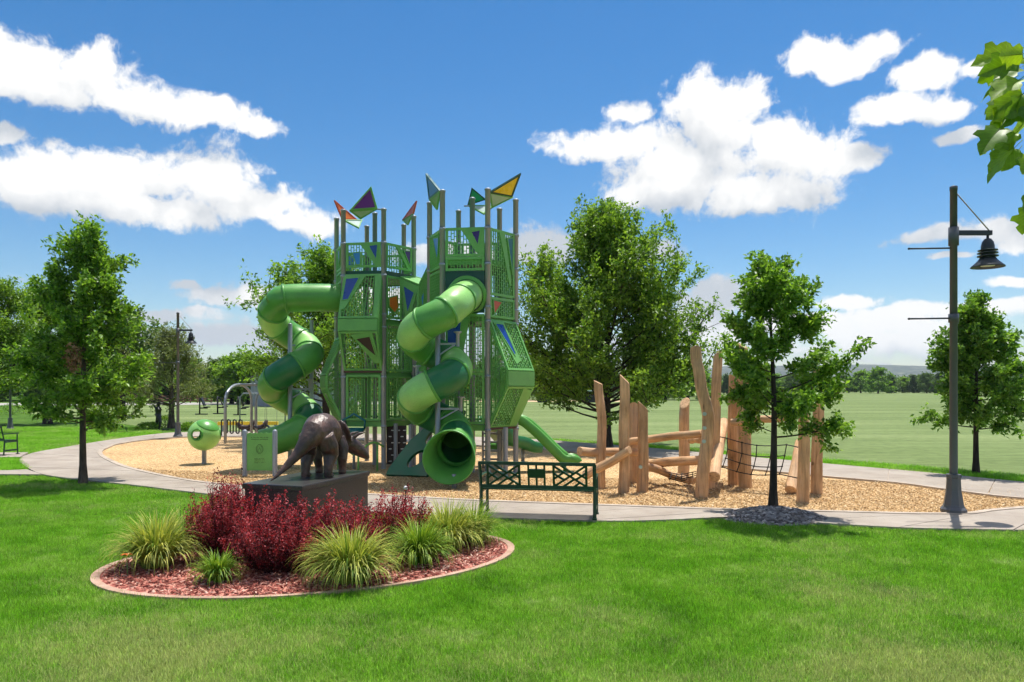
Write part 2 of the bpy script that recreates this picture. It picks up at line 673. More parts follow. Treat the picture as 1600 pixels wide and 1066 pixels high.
# ------------------------------------------------------------------ ground surfaces
def voronoi_chips(name, cols, scale=26, rough=.85, bump=.012, stretch=(1, 1, 1), second=(.35, .12)):
    m, N, L = new_mat(name)
    out = N.new('ShaderNodeOutputMaterial')
    b = N.new('ShaderNodeBsdfPrincipled')
    L.new(b.outputs[0], out.inputs[0])
    tc = N.new('ShaderNodeTexCoord')
    wn = N.new('ShaderNodeTexNoise')
    wn.inputs['Scale'].default_value = scale * .4
    L.new(tc.outputs['Object'], wn.inputs['Vector'])
    wa = N.new('ShaderNodeVectorMath')
    wa.operation = 'MULTIPLY_ADD'
    L.new(wn.outputs['Color'], wa.inputs[0])
    wa.inputs[1].default_value = (.07, .07, 0)
    L.new(tc.outputs['Object'], wa.inputs[2])
    mp = N.new('ShaderNodeMapping')
    mp.inputs['Scale'].default_value = stretch
    L.new(wa.outputs[0], mp.inputs[0])
    vo = N.new('ShaderNodeTexVoronoi')
    vo.inputs['Scale'].default_value = scale
    L.new(mp.outputs[0], vo.inputs['Vector'])
    cr = N.new('ShaderNodeValToRGB')
    e = cr.color_ramp.elements
    while len(e) < len(cols):
        e.new(.5)
    for i, (p, c) in enumerate(cols):
        e[i].position = p
        e[i].color = c
    sx = N.new('ShaderNodeSeparateColor')
    L.new(vo.outputs['Color'], sx.inputs[0])
    L.new(sx.outputs[0], cr.inputs[0])
    n3 = N.new('ShaderNodeTexNoise')
    n3.inputs['Scale'].default_value = second[0]
    n3.inputs['Detail'].default_value = 5
    L.new(tc.outputs['Object'], n3.inputs['Vector'])
    mr = N.new('ShaderNodeMapRange')
    mr.inputs[1].default_value = .3
    mr.inputs[2].default_value = .7
    mr.inputs[3].default_value = 1 - second[1]
    mr.inputs[4].default_value = 1 + second[1]
    L.new(n3.outputs['Fac'], mr.inputs[0])
    vs = N.new('ShaderNodeVectorMath')
    vs.operation = 'SCALE'
    L.new(cr.outputs[0], vs.inputs[0])
    L.new(mr.outputs[0], vs.inputs['Scale'])
    L.new(vs.outputs[0], b.inputs['Base Color'])
    b.inputs['Roughness'].default_value = rough
    b.inputs['Specular IOR Level'].default_value = .2
    bp = N.new('ShaderNodeBump')
    bp.inputs['Distance'].default_value = bump
    L.new(vo.outputs['Distance'], bp.inputs['Height'])
    bp.invert = True
    L.new(bp.outputs[0], b.inputs['Normal'])
    return m


MAT['turf'] = ramp_mat('lawn_turf', [(.28, RGB(46, 74, 22)), (.5, RGB(72, 106, 34)), (.72, RGB(104, 132, 54))], 1.2, 9, .95, .02,
                       70, spec=.1, second=(.25, .12))
MAT['field'] = ramp_mat('mown_field_turf', [(.30, RGB(88, 104, 60)), (.5, RGB(110, 126, 78)), (.70, RGB(134, 146, 98))], .30, 11, .95,
                        .03, 24, (.10, .62, 1), spec=.1, second=(2.6, .16), rough_n=.72)
MAT['chips'] = voronoi_chips('engineered_wood_chips', [(0, RGB(126, 94, 60)), (.25, RGB(172, 134, 88)), (.55, RGB(200, 164, 114)),
                                                       (.85, RGB(216, 186, 140)), (1, RGB(230, 206, 168))], 40, second=(.5, .10))
MAT['concrete'] = ramp_mat('broom_finished_concrete', [(.3, RGB(142, 131, 119)), (.5, RGB(157, 146, 134)), (.7, RGB(169, 159, 147))], 1.1, 10,
                           .85, .0015, 130, spec=.25, second=(.45, .07))
MAT['kerb'] = ramp_mat('kerb_concrete', [(.3, RGB(150, 136, 122)), (.7, RGB(190, 176, 160))], 3, 9, .85, .002, 90, second=(.8, .1))
MAT['mulch_red'] = voronoi_chips('red_bark_mulch', [(0, RGB(104, 50, 44)), (.4, RGB(160, 92, 80)), (.8, RGB(194, 132, 116)),
                                                    (1, RGB(206, 160, 140))], 34, stretch=(1, .4, 1))
MAT['pinkcurb'] = ramp_mat('pink_edging_concrete', [(.3, RGB(158, 124, 104)), (.7, RGB(196, 166, 146))], 5, 9, .85, .003, 80,
                           second=(1.5, .12))
MAT['tan_soil'] = ramp_mat('dry_tan_earth', [(.3, RGB(176, 150, 112)), (.7, RGB(206, 184, 146))], .3, 8, .95, 0)
MAT['asphalt'] = ramp_mat('grey_road', [(.3, RGB(150, 146, 140)), (.7, RGB(176, 172, 166))], .4, 8, .95, 0)


def spline(pts, n=8, closed=False):
    """Catmull-Rom through 2-D points"""
    pts = [Vector((p[0], p[1])) for p in pts]
    out = []
    m = len(pts)
    rng = range(m) if closed else range(m - 1)
    for i in rng:
        if closed:
            p0, p1, p2, p3 = pts[(i - 1) % m], pts[i], pts[(i + 1) % m], pts[(i + 2) % m]
        else:
            p0, p1, p2, p3 = pts[max(i - 1, 0)], pts[i], pts[i + 1], pts[min(i + 2, m - 1)]
        for k in range(n):
            t = k / n
            out.append(.5 * ((2 * p1) + (p2 - p0) * t + (2 * p0 - 5 * p1 + 4 * p2 - p3) * t * t + (3 * p1 - p0 - 3 * p2 + p3) * t ** 3))
    if not closed:
        out.append(pts[-1])
    return out


def sheet(name, poly, z, mat, th=0.0):
    """flat polygon (triangulated), optionally with a skirt down th"""
    bm = bmesh.new()
    vs = [bm.verts.new((p[0], p[1], z)) for p in poly]
    f = bm.faces.new(vs)
    f.normal_update()
    if f.normal.z < 0:
        f.normal_flip()
    if th > 0:
        r = bmesh.ops.extrude_face_region(bm, geom=[f])
        dn = [g for g in r['geom'] if isinstance(g, bmesh.types.BMVert)]
        for v in vs:
            v.co.z = z - th
        bmesh.ops.recalc_face_normals(bm, faces=bm.faces)
    bmesh.ops.triangulate(bm, faces=[x for x in bm.faces if len(x.verts) > 4])
    me = bpy.data.meshes.new(name)
    bm.to_mesh(me)
    bm.free()
    return obj(name, me, mat)


def inside(px, py, poly):
    """vectorised point in polygon"""
    px, py = np.asarray(px), np.asarray(py)
    r = np.zeros(px.shape, bool)
    n = len(poly)
    j = n - 1
    for i in range(n):
        xi, yi = poly[i][0], poly[i][1]
        xj, yj = poly[j][0], poly[j][1]
        c = ((yi > py) != (yj > py)) & (px < (xj - xi) * (py - yi) / (yj - yi + 1e-12) + xi)
        r ^= c
        j = i
    return r


g2 = lambda u, v: G(u, v).xy

# ground: one sheet to the horizon
m = MB()
S = 9000
m.add([(-S, -60, 0), (S, -60, 0), (S, S, 0), (-S, S, 0)], [[0, 1, 2, 3]])
tag(m.build('ground', MAT['turf']), kind='structure')

# sports field beyond the rear path
fld = [g2(840, 684), g2(1020, 698), g2(1180, 713), g2(1300, 722), g2(1430, 733), g2(1700, 757)]
fld += [Vector((60, 20)), Vector((250, 120)), Vector((250, 350)), Vector((-60, 330)), Vector((-45, 105)), Vector((-12, 100)), Vector((-9, 34)),
        Vector((-2, 30))]
tag(sheet('sports_field', fld, .008, MAT['field']), kind='structure')
fld_l = [Vector((-19, 38.5)), Vector((-9.5, 33)), Vector((-12.5, 95)), Vector((-48, 95)), Vector((-40, 60))]
tag(sheet('park_lawn_field', fld_l, .008, MAT['field']), kind='structure')
tag(sheet('dirt_strip', [Vector((-4, 104)), Vector((20, 104)), Vector((24, 122)), Vector((-10, 122))], .012, MAT['tan_soil']), kind='structure')
tag(sheet('road', [Vector((-120, 78)), Vector((-20, 88)), Vector((-12, 96)), Vector((-14, 103)), Vector((-120, 90))], .016, MAT['asphalt']), kind='structure')

# wood-chip play surface
chip_near = [(162, 705), (160, 711), (170, 719), (200, 732), (250, 744), (310, 755), (400, 764), (500, 771), (600, 777), (740, 785),
             (950, 793), (1150, 800), (1300, 803), (1420, 806), (1505, 806), (1545, 801), (1620, 795), (1750, 788)]
chip_far = [(1750, 786.5), (1600, 783), (1480, 769), (1400, 758), (1290, 748), (1180, 737), (1010, 717), (900, 709), (820, 703), (600, 691),
            (345, 684), (270, 686), (215, 691), (180, 697)]
CN = spline([g2(*p) for p in chip_near], 6)
CF = spline([g2(*p) for p in chip_far], 6)
chips_poly = CN + CF
tag(sheet('wood_chip_surface', chips_poly, .02, MAT['chips']), kind='structure')


def offset_line(pts, d):
    o = []
    for i, p in enumerate(pts):
        t = (pts[min(i + 1, len(pts) - 1)] - pts[max(i - 1, 0)]).normalized()
        o.append(p + Vector((-t.y, t.x)) * d)
    return o


def ribbon(name, a, b, z0, z1, mat):
    """kerb: top band between lines a and b with side faces"""
    m = MB()
    n = len(a)
    vs = []
    for p, q in zip(a, b):
        vs += [(p[0], p[1], z0), (p[0], p[1], z1), (q[0], q[1], z1), (q[0], q[1], z0)]
    fs = []
    for i in range(n - 1):
        k, l = 4 * i, 4 * i + 4
        for c in range(3):
            fs.append([k + c, k + c + 1, l + c + 1, l + c])
    m.add(vs, fs)
    me = m.mesh(name)
    bm = bmesh.new()
    bm.from_mesh(me)
    bmesh.ops.recalc_face_normals(bm, faces=bm.faces)
    bm.to_mesh(me)
    bm.free()
    return obj(name, me, mat)


edge = CN + CF + [CN[0]]
kb = ribbon('kerb', edge, offset_line(edge, -.13), 0, .062, MAT['kerb'])
tag(kb, kind='structure')


def resample(pts, step):
    pts = [Vector(p) for p in pts]
    d = [0]
    for a, b in zip(pts, pts[1:]):
        d.append(d[-1] + (b - a).length)
    n = max(2, int(round(d[-1] / step)) + 1)
    out = []
    for k in range(n):
        s = d[-1] * k / (n - 1)
        i = max(0, min(len(pts) - 2, next((j for j in range(len(d) - 1) if d[j + 1] >= s), len(pts) - 2)))
        t = (s - d[i]) / max(1e-9, d[i + 1] - d[i])
        out.append(pts[i].lerp(pts[i + 1], t))
    return out


def slab_path(name, inner, outer, step=1.55, sub=4, z=.05, gap=.02, seed=1):
    """concrete path: base sheet plus one child per poured bay, joints left open"""
    rr = random.Random(seed)
    n = max(2, int(round(sum((b - a).length for a, b in zip(outer, outer[1:])) / step)))
    I = resample(inner, 1)
    Li = sum((b - a).length for a, b in zip(inner, inner[1:]))
    Lo = sum((b - a).length for a, b in zip(outer, outer[1:]))
    I = resample(inner, Li / (n * sub))
    O = resample(outer, Lo / (n * sub))
    k = min(len(I), len(O))
    I, O = I[:k], O[:k]
    base = sheet(name, I + O[::-1], .03, MAT['kerb'])
    tag(base, kind='structure')
    for s in range((k - 1) // sub):
        a, b = s * sub, (s + 1) * sub
        ii, oo = [p.copy() for p in I[a:b + 1]], [p.copy() for p in O[a:b + 1]]
        for arr in (ii, oo):
            d0 = (arr[1] - arr[0]).normalized() * gap / 2
            d1 = (arr[-1] - arr[-2]).normalized() * gap / 2
            arr[0] += d0
            arr[-1] -= d1
        for p, q in zip(ii, oo):
            pass
        o = sheet('slab', ii + oo[::-1], z + rr.uniform(-.002, .002), MAT['concrete'], .03)
        o.parent = base
    return base


# front walk: along the near kerb, from the left round the plaza to the right edge
front_in = spline([g2(*p) for p in [(345, 683.3), (270, 685.3), (215, 690.3), (180, 696.3), (160.5, 704.5), (158, 711.5), (168, 720), (199, 733),
                                    (249, 745), (309, 756.2), (400, 765.3), (500, 772.3), (600, 778.4), (740, 786.6), (950, 794.6), (1150, 801.8),
                                    (1300, 804.8), (1420, 807.8), (1508, 808), (1548, 803), (1622, 797), (1752, 790)]], 6)
front_out = spline([g2(*p) for p in [(345, 676), (270, 677.5), (205, 684.5), (150, 692.5), (100, 701), (48, 711), (30, 722), (46, 735.5), (70, 745),
                                     (130, 753), (215, 762), (320, 775), (400, 785), (500, 796), (600, 805), (750, 812.5), (950, 818.5), (1060, 816),
                                     (1130, 812.5), (1200, 817), (1300, 823), (1400, 829), (1500, 831.5), (1600, 833), (1760, 834)]], 6)
slab_path('front_path', front_in, front_out, 1.6, seed=3)
rear_far = spline([g2(*p) for p in [(345, 675.5), (600, 680), (820, 687.5), (900, 693), (1020, 702.5), (1180, 717), (1290, 727), (1430, 739.5), (1600, 756.5), (1760, 774)]], 6)
rear_near = spline([g2(*p) for p in [(345, 683), (600, 689.8), (820, 701.8), (900, 707.5), (1010, 715.5), (1180, 735.5), (1290, 746.2), (1400, 756.2), (1480, 767), (1600, 781),
                                     (1750, 785)]], 6)
slab_path('rear_path', rear_near, rear_far, 2.4, seed=4)
a1 = [g2(45, 709), g2(20, 709.5), g2(-60, 709.5), g2(-160, 709)]
a2 = [g2(31, 717), g2(10, 717), g2(-60, 717), g2(-160, 717)]
slab_path('bench_path', a1, a2, 2.2, seed=5)
a1 = [g2(43, 736.5), g2(10, 738), g2(-60, 738), g2(-160, 737)]
a2 = [g2(66, 744.6), g2(30, 744.4), g2(-60, 744), g2(-160, 743)]
slab_path('side_path', a1, a2, 2.0, seed=6)

# ------------------------------------------------------------------ planting bed outline
BEDC = Vector((-2.33, 8.98))


def bed_pt(t, k=1.0):
    x = 2.3 * math.cos(t) * k
    y = (1.70 if math.sin(t) < 0 else 1.55) * math.sin(t) * k + .2 * x
    return Vector((BEDC.x + x, BEDC.y + y))


bed_poly = [bed_pt(2 * math.pi * i / 72) for i in range(72)]
bed_out = [bed_pt(2 * math.pi * i / 72, 1.022) for i in range(72)]
RING = Vector((4.18, 11.72))          # stone ring round the young oak
ring_poly = [RING + Vector((.86 * math.cos(a), .68 * math.sin(a))) for a in [2 * math.pi * i / 32 for i in range(32)]]

# ------------------------------------------------------------------ grass blades
def grass_mat():
    m, N, L = new_mat('grass_blades')
    out = N.new('ShaderNodeOutputMaterial')
    b = N.new('ShaderNodeBsdfPrincipled')
    b.inputs['Roughness'].default_value = .55
    b.inputs['Specular IOR Level'].default_value = .25
    ge = N.new('ShaderNodeNewGeometry')
    mp = N.new('ShaderNodeMapping')
    mp.inputs['Scale'].default_value = (1, 1, 0)
    L.new(ge.outputs['Position'], mp.inputs[0])
    n1 = N.new('ShaderNodeTexNoise')
    n1.inputs['Scale'].default_value = 1.1
    n1.inputs['Detail'].default_value = 9
    n1.inputs['Roughness'].default_value = .74
    L.new(mp.outputs[0], n1.inputs['Vector'])
    cr = N.new('ShaderNodeValToRGB')
    e = cr.color_ramp.elements
    cols = [(.30, RGB(90, 148, 24)), (.45, RGB(126, 186, 38)), (.57, RGB(154, 202, 64)), (.70, RGB(194, 214, 130))]
    while len(e) < len(cols):
        e.new(.5)
    for i, (p, c) in enumerate(cols):
        e[i].position = p
        e[i].color = c
    L.new(n1.outputs['Fac'], cr.inputs[0])
    # dry straw patches, mostly in the thin turf close to the camera
    n2 = N.new('ShaderNodeTexNoise')
    n2.inputs['Scale'].default_value = .42
    n2.inputs['Detail'].default_value = 5
    L.new(mp.outputs[0], n2.inputs['Vector'])
    sx = N.new('ShaderNodeSeparateXYZ')
    L.new(ge.outputs['Position'], sx.inputs[0])
    mr = N.new('ShaderNodeMapRange')
    mr.inputs[1].default_value = 7.0
    mr.inputs[2].default_value = 4.6
    mr.inputs[3].default_value = -.03
    mr.inputs[4].default_value = .17
    L.new(sx.outputs['Y'], mr.inputs[0])
    ad = N.new('ShaderNodeMath')
    L.new(n2.outputs['Fac'], ad.inputs[0])
    L.new(mr.outputs[0], ad.inputs[1])
    oi = N.new('ShaderNodeObjectInfo')
    ad2 = N.new('ShaderNodeMath')
    ad2.operation = 'MULTIPLY_ADD'
    L.new(oi.outputs['Random'], ad2.inputs[0])
    ad2.inputs[1].default_value = .22
    L.new(ad.outputs[0], ad2.inputs[2])
    st = N.new('ShaderNodeMapRange')
    st.inputs[1].default_value = .62
    st.inputs[2].default_value = .80
    st.inputs[4].default_value = .6
    L.new(ad2.outputs[0], st.inputs[0])
    mx = N.new('ShaderNodeMixRGB')
    L.new(st.outputs[0], mx.inputs[0])
    L.new(cr.outputs[0], mx.inputs[1])
    mx.inputs[2].default_value = RGB(214, 206, 144)
    # blade to blade
    at = N.new('ShaderNodeAttribute')
    at.attribute_name = 'var'
    m2 = N.new('ShaderNodeMapRange')
    m2.inputs[3].default_value = .55
    m2.inputs[4].default_value = 1.45
    L.new(at.outputs['Fac'], m2.inputs[0])
    vs = N.new('ShaderNodeVectorMath')
    vs.operation = 'SCALE'
    L.new(mx.outputs[0], vs.inputs[0])
    L.new(m2.outputs[0], vs.inputs['Scale'])
    L.new(vs.outputs[0], b.inputs['Base Color'])
    tr = N.new('ShaderNodeBsdfTranslucent')
    L.new(vs.outputs[0], tr.inputs[0])
    ms = N.new('ShaderNodeMixShader')
    ms.inputs[0].default_value = .45
    L.new(b.outputs[0], ms.inputs[1])
    L.new(tr.outputs[0], ms.inputs[2])
    L.new(ms.outputs[0], out.inputs[0])
    return m


MAT['blade'] = grass_mat()


def arrays_mesh(name, verts, faces, var=None, smooth=False):
    """fast mesh from numpy arrays (faces: n x 3 or n x 4)"""
    me = bpy.data.meshes.new(name)
    k = faces.shape[1]
    me.vertices.add(len(verts))
    me.vertices.foreach_set('co', verts.astype(np.float32).ravel())
    me.loops.add(faces.size)
    me.loops.foreach_set('vertex_index', faces.astype(np.int32).ravel())
    me.polygons.add(len(faces))
    me.polygons.foreach_set('loop_start', np.arange(0, faces.size, k, dtype=np.int32))
    me.update(calc_edges=True)
    me.validate()
    if smooth:
        me.polygons.foreach_set('use_smooth', np.ones(len(me.polygons), bool))
    if var is not None and len(var) == len(me.polygons):
        a = me.attributes.new('var', 'FLOAT', 'FACE')
        a.data.foreach_set('value', var.astype(np.float32))
    return me


def blades(rng, pos, ang, length, width, lean, segs=2, curve=1.6, fold=0.0):
    """grass blades: returns verts, quads, blade index. pos (n,3)"""
    n = len(pos)
    dx, dy = np.cos(ang), np.sin(ang)
    px_, py_ = -dy, dx
    V = np.zeros((n, (segs + 1) * 2, 3))
    for s in range(segs + 1):
        t = s / segs
        out = lean * length * t ** curve
        up = length * t * np.sqrt(np.clip(1 - (lean * t ** (curve - 1)) ** 2, .02, 1))
        w = width * (1 - t ** 1.6) * .5 + width * .02
        if s == 0:
            w = width * .42
        c = np.stack([pos[:, 0] + dx * out, pos[:, 1] + dy * out, pos[:, 2] + up], 1)
        V[:, 2 * s] = c + np.stack([px_ * w, py_ * w, 0 * w], 1)
        V[:, 2 * s + 1] = c - np.stack([px_ * w, py_ * w, 0 * w], 1)
    base = (np.arange(n) * (segs + 1) * 2)[:, None, None]
    q = np.array([[2 * s, 2 * s + 1, 2 * s + 3, 2 * s + 2] for s in range(segs)])[None]
    F = (base + q).reshape(-1, 4)
    idx = np.repeat(np.arange(n), segs)
    return V.reshape(-1, 3), F, idx


def tuft_mesh(name, seed, n=16, r=.05, h=.05):
    rng = np.random.default_rng(seed)
    a = rng.uniform(0, 2 * np.pi, n)
    rr = r * np.sqrt(rng.uniform(0, 1, n))
    pos = np.stack([rr * np.cos(a), rr * np.sin(a), 0 * a - .004], 1)
    V, F, idx = blades(rng, pos, rng.uniform(0, 6.28, n), h * rng.uniform(.5, 1.4, n), rng.uniform(.0045, .008, n), rng.uniform(.15, .85, n))
    var = rng.uniform(0, 1, n)[idx]
    me = arrays_mesh(name, V, F, var)
    me.materials.append(MAT['blade'])
    return me


def scatter(name, pts, meshes, seed, smin=.7, smax=1.25, tilt=.15):
    """point mesh + geometry nodes: one of the meshes instanced on every point"""
    me = bpy.data.meshes.new(name)
    me.vertices.add(len(pts))
    me.vertices.foreach_set('co', np.asarray(pts, np.float32).ravel())
    o = obj(name, me)
    ng = bpy.data.node_groups.new(name + '_nodes', 'GeometryNodeTree')
    ng.interface.new_socket('Geometry', in_out='INPUT', socket_type='NodeSocketGeometry')
    ng.interface.new_socket('Geometry', in_out='OUTPUT', socket_type='NodeSocketGeometry')
    n, l = ng.nodes, ng.links
    gi, go = n.new('NodeGroupInput'), n.new('NodeGroupOutput')
    jn = n.new('GeometryNodeJoinGeometry')
    rsel = n.new('FunctionNodeRandomValue')
    rsel.data_type = 'INT'
    rsel.inputs[4].default_value = 0
    rsel.inputs[5].default_value = len(meshes) - 1
    rsel.inputs['Seed'].default_value = seed
    rot = n.new('FunctionNodeRandomValue')
    rot.data_type = 'FLOAT_VECTOR'
    rot.inputs[0].default_value = (-tilt, -tilt, 0)
    rot.inputs[1].default_value = (tilt, tilt, 6.283)
    rot.inputs['Seed'].default_value = seed + 1
    sc = n.new('FunctionNodeRandomValue')
    sc.data_type = 'FLOAT'
    sc.inputs[2].default_value = smin
    sc.inputs[3].default_value = smax
    sc.inputs['Seed'].default_value = seed + 2
    for i, mm in enumerate(meshes):
        src = bpy.data.objects.new(name + '_source', mm)
        oi = n.new('GeometryNodeObjectInfo')
        oi.inputs['Object'].default_value = src
        oi.inputs['As Instance'].default_value = True
        cmp_ = n.new('FunctionNodeCompare')
        cmp_.data_type = 'INT'
        cmp_.operation = 'EQUAL'
        l.new(rsel.outputs[2], cmp_.inputs[2])
        cmp_.inputs[3].default_value = i
        ip = n.new('GeometryNodeInstanceOnPoints')
        l.new(gi.outputs[0], ip.inputs['Points'])
        l.new(cmp_.outputs[0], ip.inputs['Selection'])
        l.new(oi.outputs['Geometry'], ip.inputs['Instance'])
        l.new(rot.outputs[0], ip.inputs['Rotation'])
        l.new(sc.outputs[1], ip.inputs['Scale'])
        l.new(ip.outputs[0], jn.inputs[0])
    l.new(jn.outputs[0], go.inputs[0])
    md = o.modifiers.new('scatter', 'NODES')
    md.node_group = ng
    return o


rng = np.random.default_rng(11)
TUFTS = [tuft_mesh('grass_tuft', 50 + i) for i in range(5)]
# near lawn: everything in front of the walk, as far as a step to the side could see
nl = front_out
fo_front = [p for p in front_out if p.y < 21.5]
start = min(range(len(front_out)), key=lambda i: (front_out[i] - g2(70, 745)).length)
lawn_poly = [Vector((-17, g2(0, 744).y))] + front_out[start:] + [Vector((14, 3)), Vector((-17, 3))]
N_T = 190000
n_raw = int(N_T)
# sample denser near the camera (area weight ~ 1/y)
yy = 3.9 * (20.0 / 3.9) ** rng.uniform(0, 1, n_raw) if False else rng.uniform(4.0 ** .5, 18.5 ** .5, n_raw) ** 2
xx = rng.uniform(-1, 1, n_raw) * (.78 * yy + 1.0)
ok = inside(xx, yy, lawn_poly) & ~inside(xx, yy, bed_out) & ~inside(xx, yy, ring_poly)
pts = np.stack([xx[ok], yy[ok], np.zeros(ok.sum())], 1)
tag(scatter('lawn_grass', pts, TUFTS, 5), 'short mown green grass of the front lawn', 'grass', kind='stuff')
# grass beyond the left walk and on the peninsula, and the strip behind the rear path
far_l = [g2(-150, 708), g2(44, 710), g2(100, 700), g2(150, 691.5), g2(205, 683.5), g2(250, 679), g2(250, 669), g2(0, 668), g2(-150, 668)]
pen = [g2(-150, 718), g2(30, 718), g2(28, 722), g2(44, 735), g2(10, 736.5), g2(-150, 736)]
strip = [g2(840, 686), g2(900, 692), g2(1020, 701.5), g2(1180, 716), g2(1290, 726), g2(1430, 738.5), g2(1600, 755.5), g2(1700, 766), g2(1700, 752), g2(1430, 730),
         g2(1290, 719), g2(1180, 711), g2(1020, 697)]
pp = []
for poly, cnt in ((far_l, 16000), (pen, 9000), (strip, 14000)):
    xs = [p[0] for p in poly]
    ys = [p[1] for p in poly]
    x = rng.uniform(min(xs), max(xs), cnt * 3)
    y = rng.uniform(min(ys), max(ys), cnt * 3)
    k = np.nonzero(inside(x, y, poly))[0][:cnt]
    pp.append(np.stack([x[k], y[k], np.zeros(len(k))], 1))
BIGT = [tuft_mesh('grass_tuft', 70 + i, 14, .09, .065) for i in range(3)]
for mm in BIGT:
    pass
tag(scatter('path_edge_grass', np.concatenate(pp), BIGT, 9, .8, 1.5), 'short green grass beyond the concrete walks', 'grass', kind='stuff')
# ------------------------------------------------------------------ play tower
tower = thing('play_tower', 'green twin-tower play structure with two spiral tube slides on the wood chips', 'playground tower', (-2.3, 18.6, 0))
T0 = Vector(tower.location)


def tp(name, mb, mat, parent=None):
    """part of the tower built in world coordinates"""
    o = mb.build(name, mat, parent or tower)
    if parent is None:
        o.location = -T0
    return o


HR, ROT = 1.07, -7.5
CL, CR = Vector((-3.68, 19.75)), Vector((-.97, 18.0))


def hexv(c, r=HR):
    # A, B front, C right, D, E back, F left
    ang = [-120, -60, 0, 60, 120, 180]
    return {k: Vector((c.x + r * math.cos(R(a + ROT)), c.y + r * math.sin(R(a + ROT)))) for k, a in zip('ABCDEF', ang)}


HL, HRt = hexv(CL), hexv(CR)
PR = .0635
post_rng = random.Random(4)
m = MB()
m.lathe([(PR, -.03), (PR + .014, -.03), (PR + .014, .03), (PR, .03)], 12)
m.box((.05, -.06, 0), (.03, .03, .03))
clamp_mesh = m.mesh('clamp')
for c, H in ((CL, HL), (CR, HRt)):
    spots = list(H.values()) + [c]
    for q in spots:
        m = MB()
        top = 6.66 + post_rng.uniform(-.03, .03)
        if q is c:
            top += .08
        m.lathe([(PR, 0), (PR, top - .03), (PR + .012, top - .03), (PR + .012, top), (PR - .01, top + .02), (0.001, top + .022)], 14,
                (q.x, q.y, 0))
        post = tp('post', m, MAT['steel'])
        for zc in (1.1, 2.35, 3.62, 3.95, 4.95, 5.78):
            o = obj('clamp', clamp_mesh, MAT['steel'], post, (q.x, q.y, zc))


def quad_between(p, q, z0, z1, inset=.075, out=0.0, n=None):
    d = (q - p).normalized()
    a, b = p + d * inset, q - d * inset
    return [Vector((a.x, a.y, z0)), Vector((b.x, b.y, z0)), Vector((b.x, b.y, z1)), Vector((a.x, a.y, z1))]


def bil(Q, s, t):
    return Q[0] * (1 - s) * (1 - t) + Q[1] * s * (1 - t) + Q[2] * s * t + Q[3] * (1 - s) * t


def lattice(Q, name='panel', mat='green', inserts=(), patches=(), frame=.06, ps=.074, pt=.135, bar=.016, th=.03, holes=True, out_dir=None):
    """moulded panel with a border, rows of upright slots, raised facets and coloured inserts"""
    nrm = (Q[1] - Q[0]).cross(Q[3] - Q[0]).normalized()
    W = ((Q[1] - Q[0]).length + (Q[2] - Q[3]).length) / 2
    Hh = ((Q[3] - Q[0]).length + (Q[2] - Q[1]).length) / 2
    m = MB()
    fs, ft = frame / W, frame / Hh

    def quad(s0, t0, s1, t1, thk, off=0.0, mi=0):
        m.prism([bil(Q, s0, t0) + nrm * off, bil(Q, s1, t0) + nrm * off, bil(Q, s1, t1) + nrm * off, bil(Q, s0, t1) + nrm * off], nrm, thk, mi)
    quad(0, 0, fs, 1, th + .014)
    quad(1 - fs, 0, 1, 1, th + .014)
    quad(fs, 0, 1 - fs, ft, th + .012)
    quad(fs, 1 - ft, 1 - fs, 1, th + .012)
    if holes:
        solid = [[Vector(p) for p in poly] for poly in patches] + [[Vector(p) for p in poly] for poly, _ in inserts]

        def hid(s, t):
            for poly in solid:
                if inside(np.array([s]), np.array([t]), poly)[0]:
                    return True
            return False
        nc = max(2, int(round((W - 2 * frame) / ps)))
        nr = max(2, int(round((Hh - 2 * frame) / pt)))
        s_ = [fs + (1 - 2 * fs) * i / nc for i in range(nc + 1)]
        bs, bt = bar / W / 2, bar / Hh / 2
        for i in range(1, nc):
            quad(s_[i] - bs, ft, s_[i] + bs, 1 - ft, th * .7)
        for i in range(nc):
            for j in range(nr + 1):
                t = ft + (1 - 2 * ft) * (j + (.5 if i % 2 else 0)) / nr
                if t <= ft + bt or t >= 1 - ft - bt:
                    continue
                quad(s_[i] + bs, t - bt, s_[i + 1] - bs, t + bt, th * .66)
    else:
        quad(fs, ft, 1 - fs, 1 - ft, th * .7)
    for poly in patches:
        m.prism([bil(Q, s, t) for s, t in poly], nrm, th + .02, 0)
    o = tp(name, m, MAT[mat])
    for poly, mt in inserts:
        cx = sum(p[0] for p in poly) / len(poly)
        cy = sum(p[1] for p in poly) / len(poly)
        mi = MB()
        big = [(cx + (s - cx) * 1.0, cy + (t - cy) * 1.0) for s, t in poly]
        mi.prism([bil(Q, s, t) for s, t in big], nrm, th + .034, 0)
        mi.build('insert', MAT[mt], o)
        # raised rim round the insert
        rim = MB()
        for a, b in zip(big, big[1:] + big[:1]):
            rim.bar(bil(Q, *a), bil(Q, *b), .022, th + .05, nrm)
        rim.build('insert_rim', MAT[mat], o)
    return o


def edge(H, k, z0, z1, **kw):
    return lattice(quad_between(H[k[0]], H[k[1]], z0, z1), **kw)


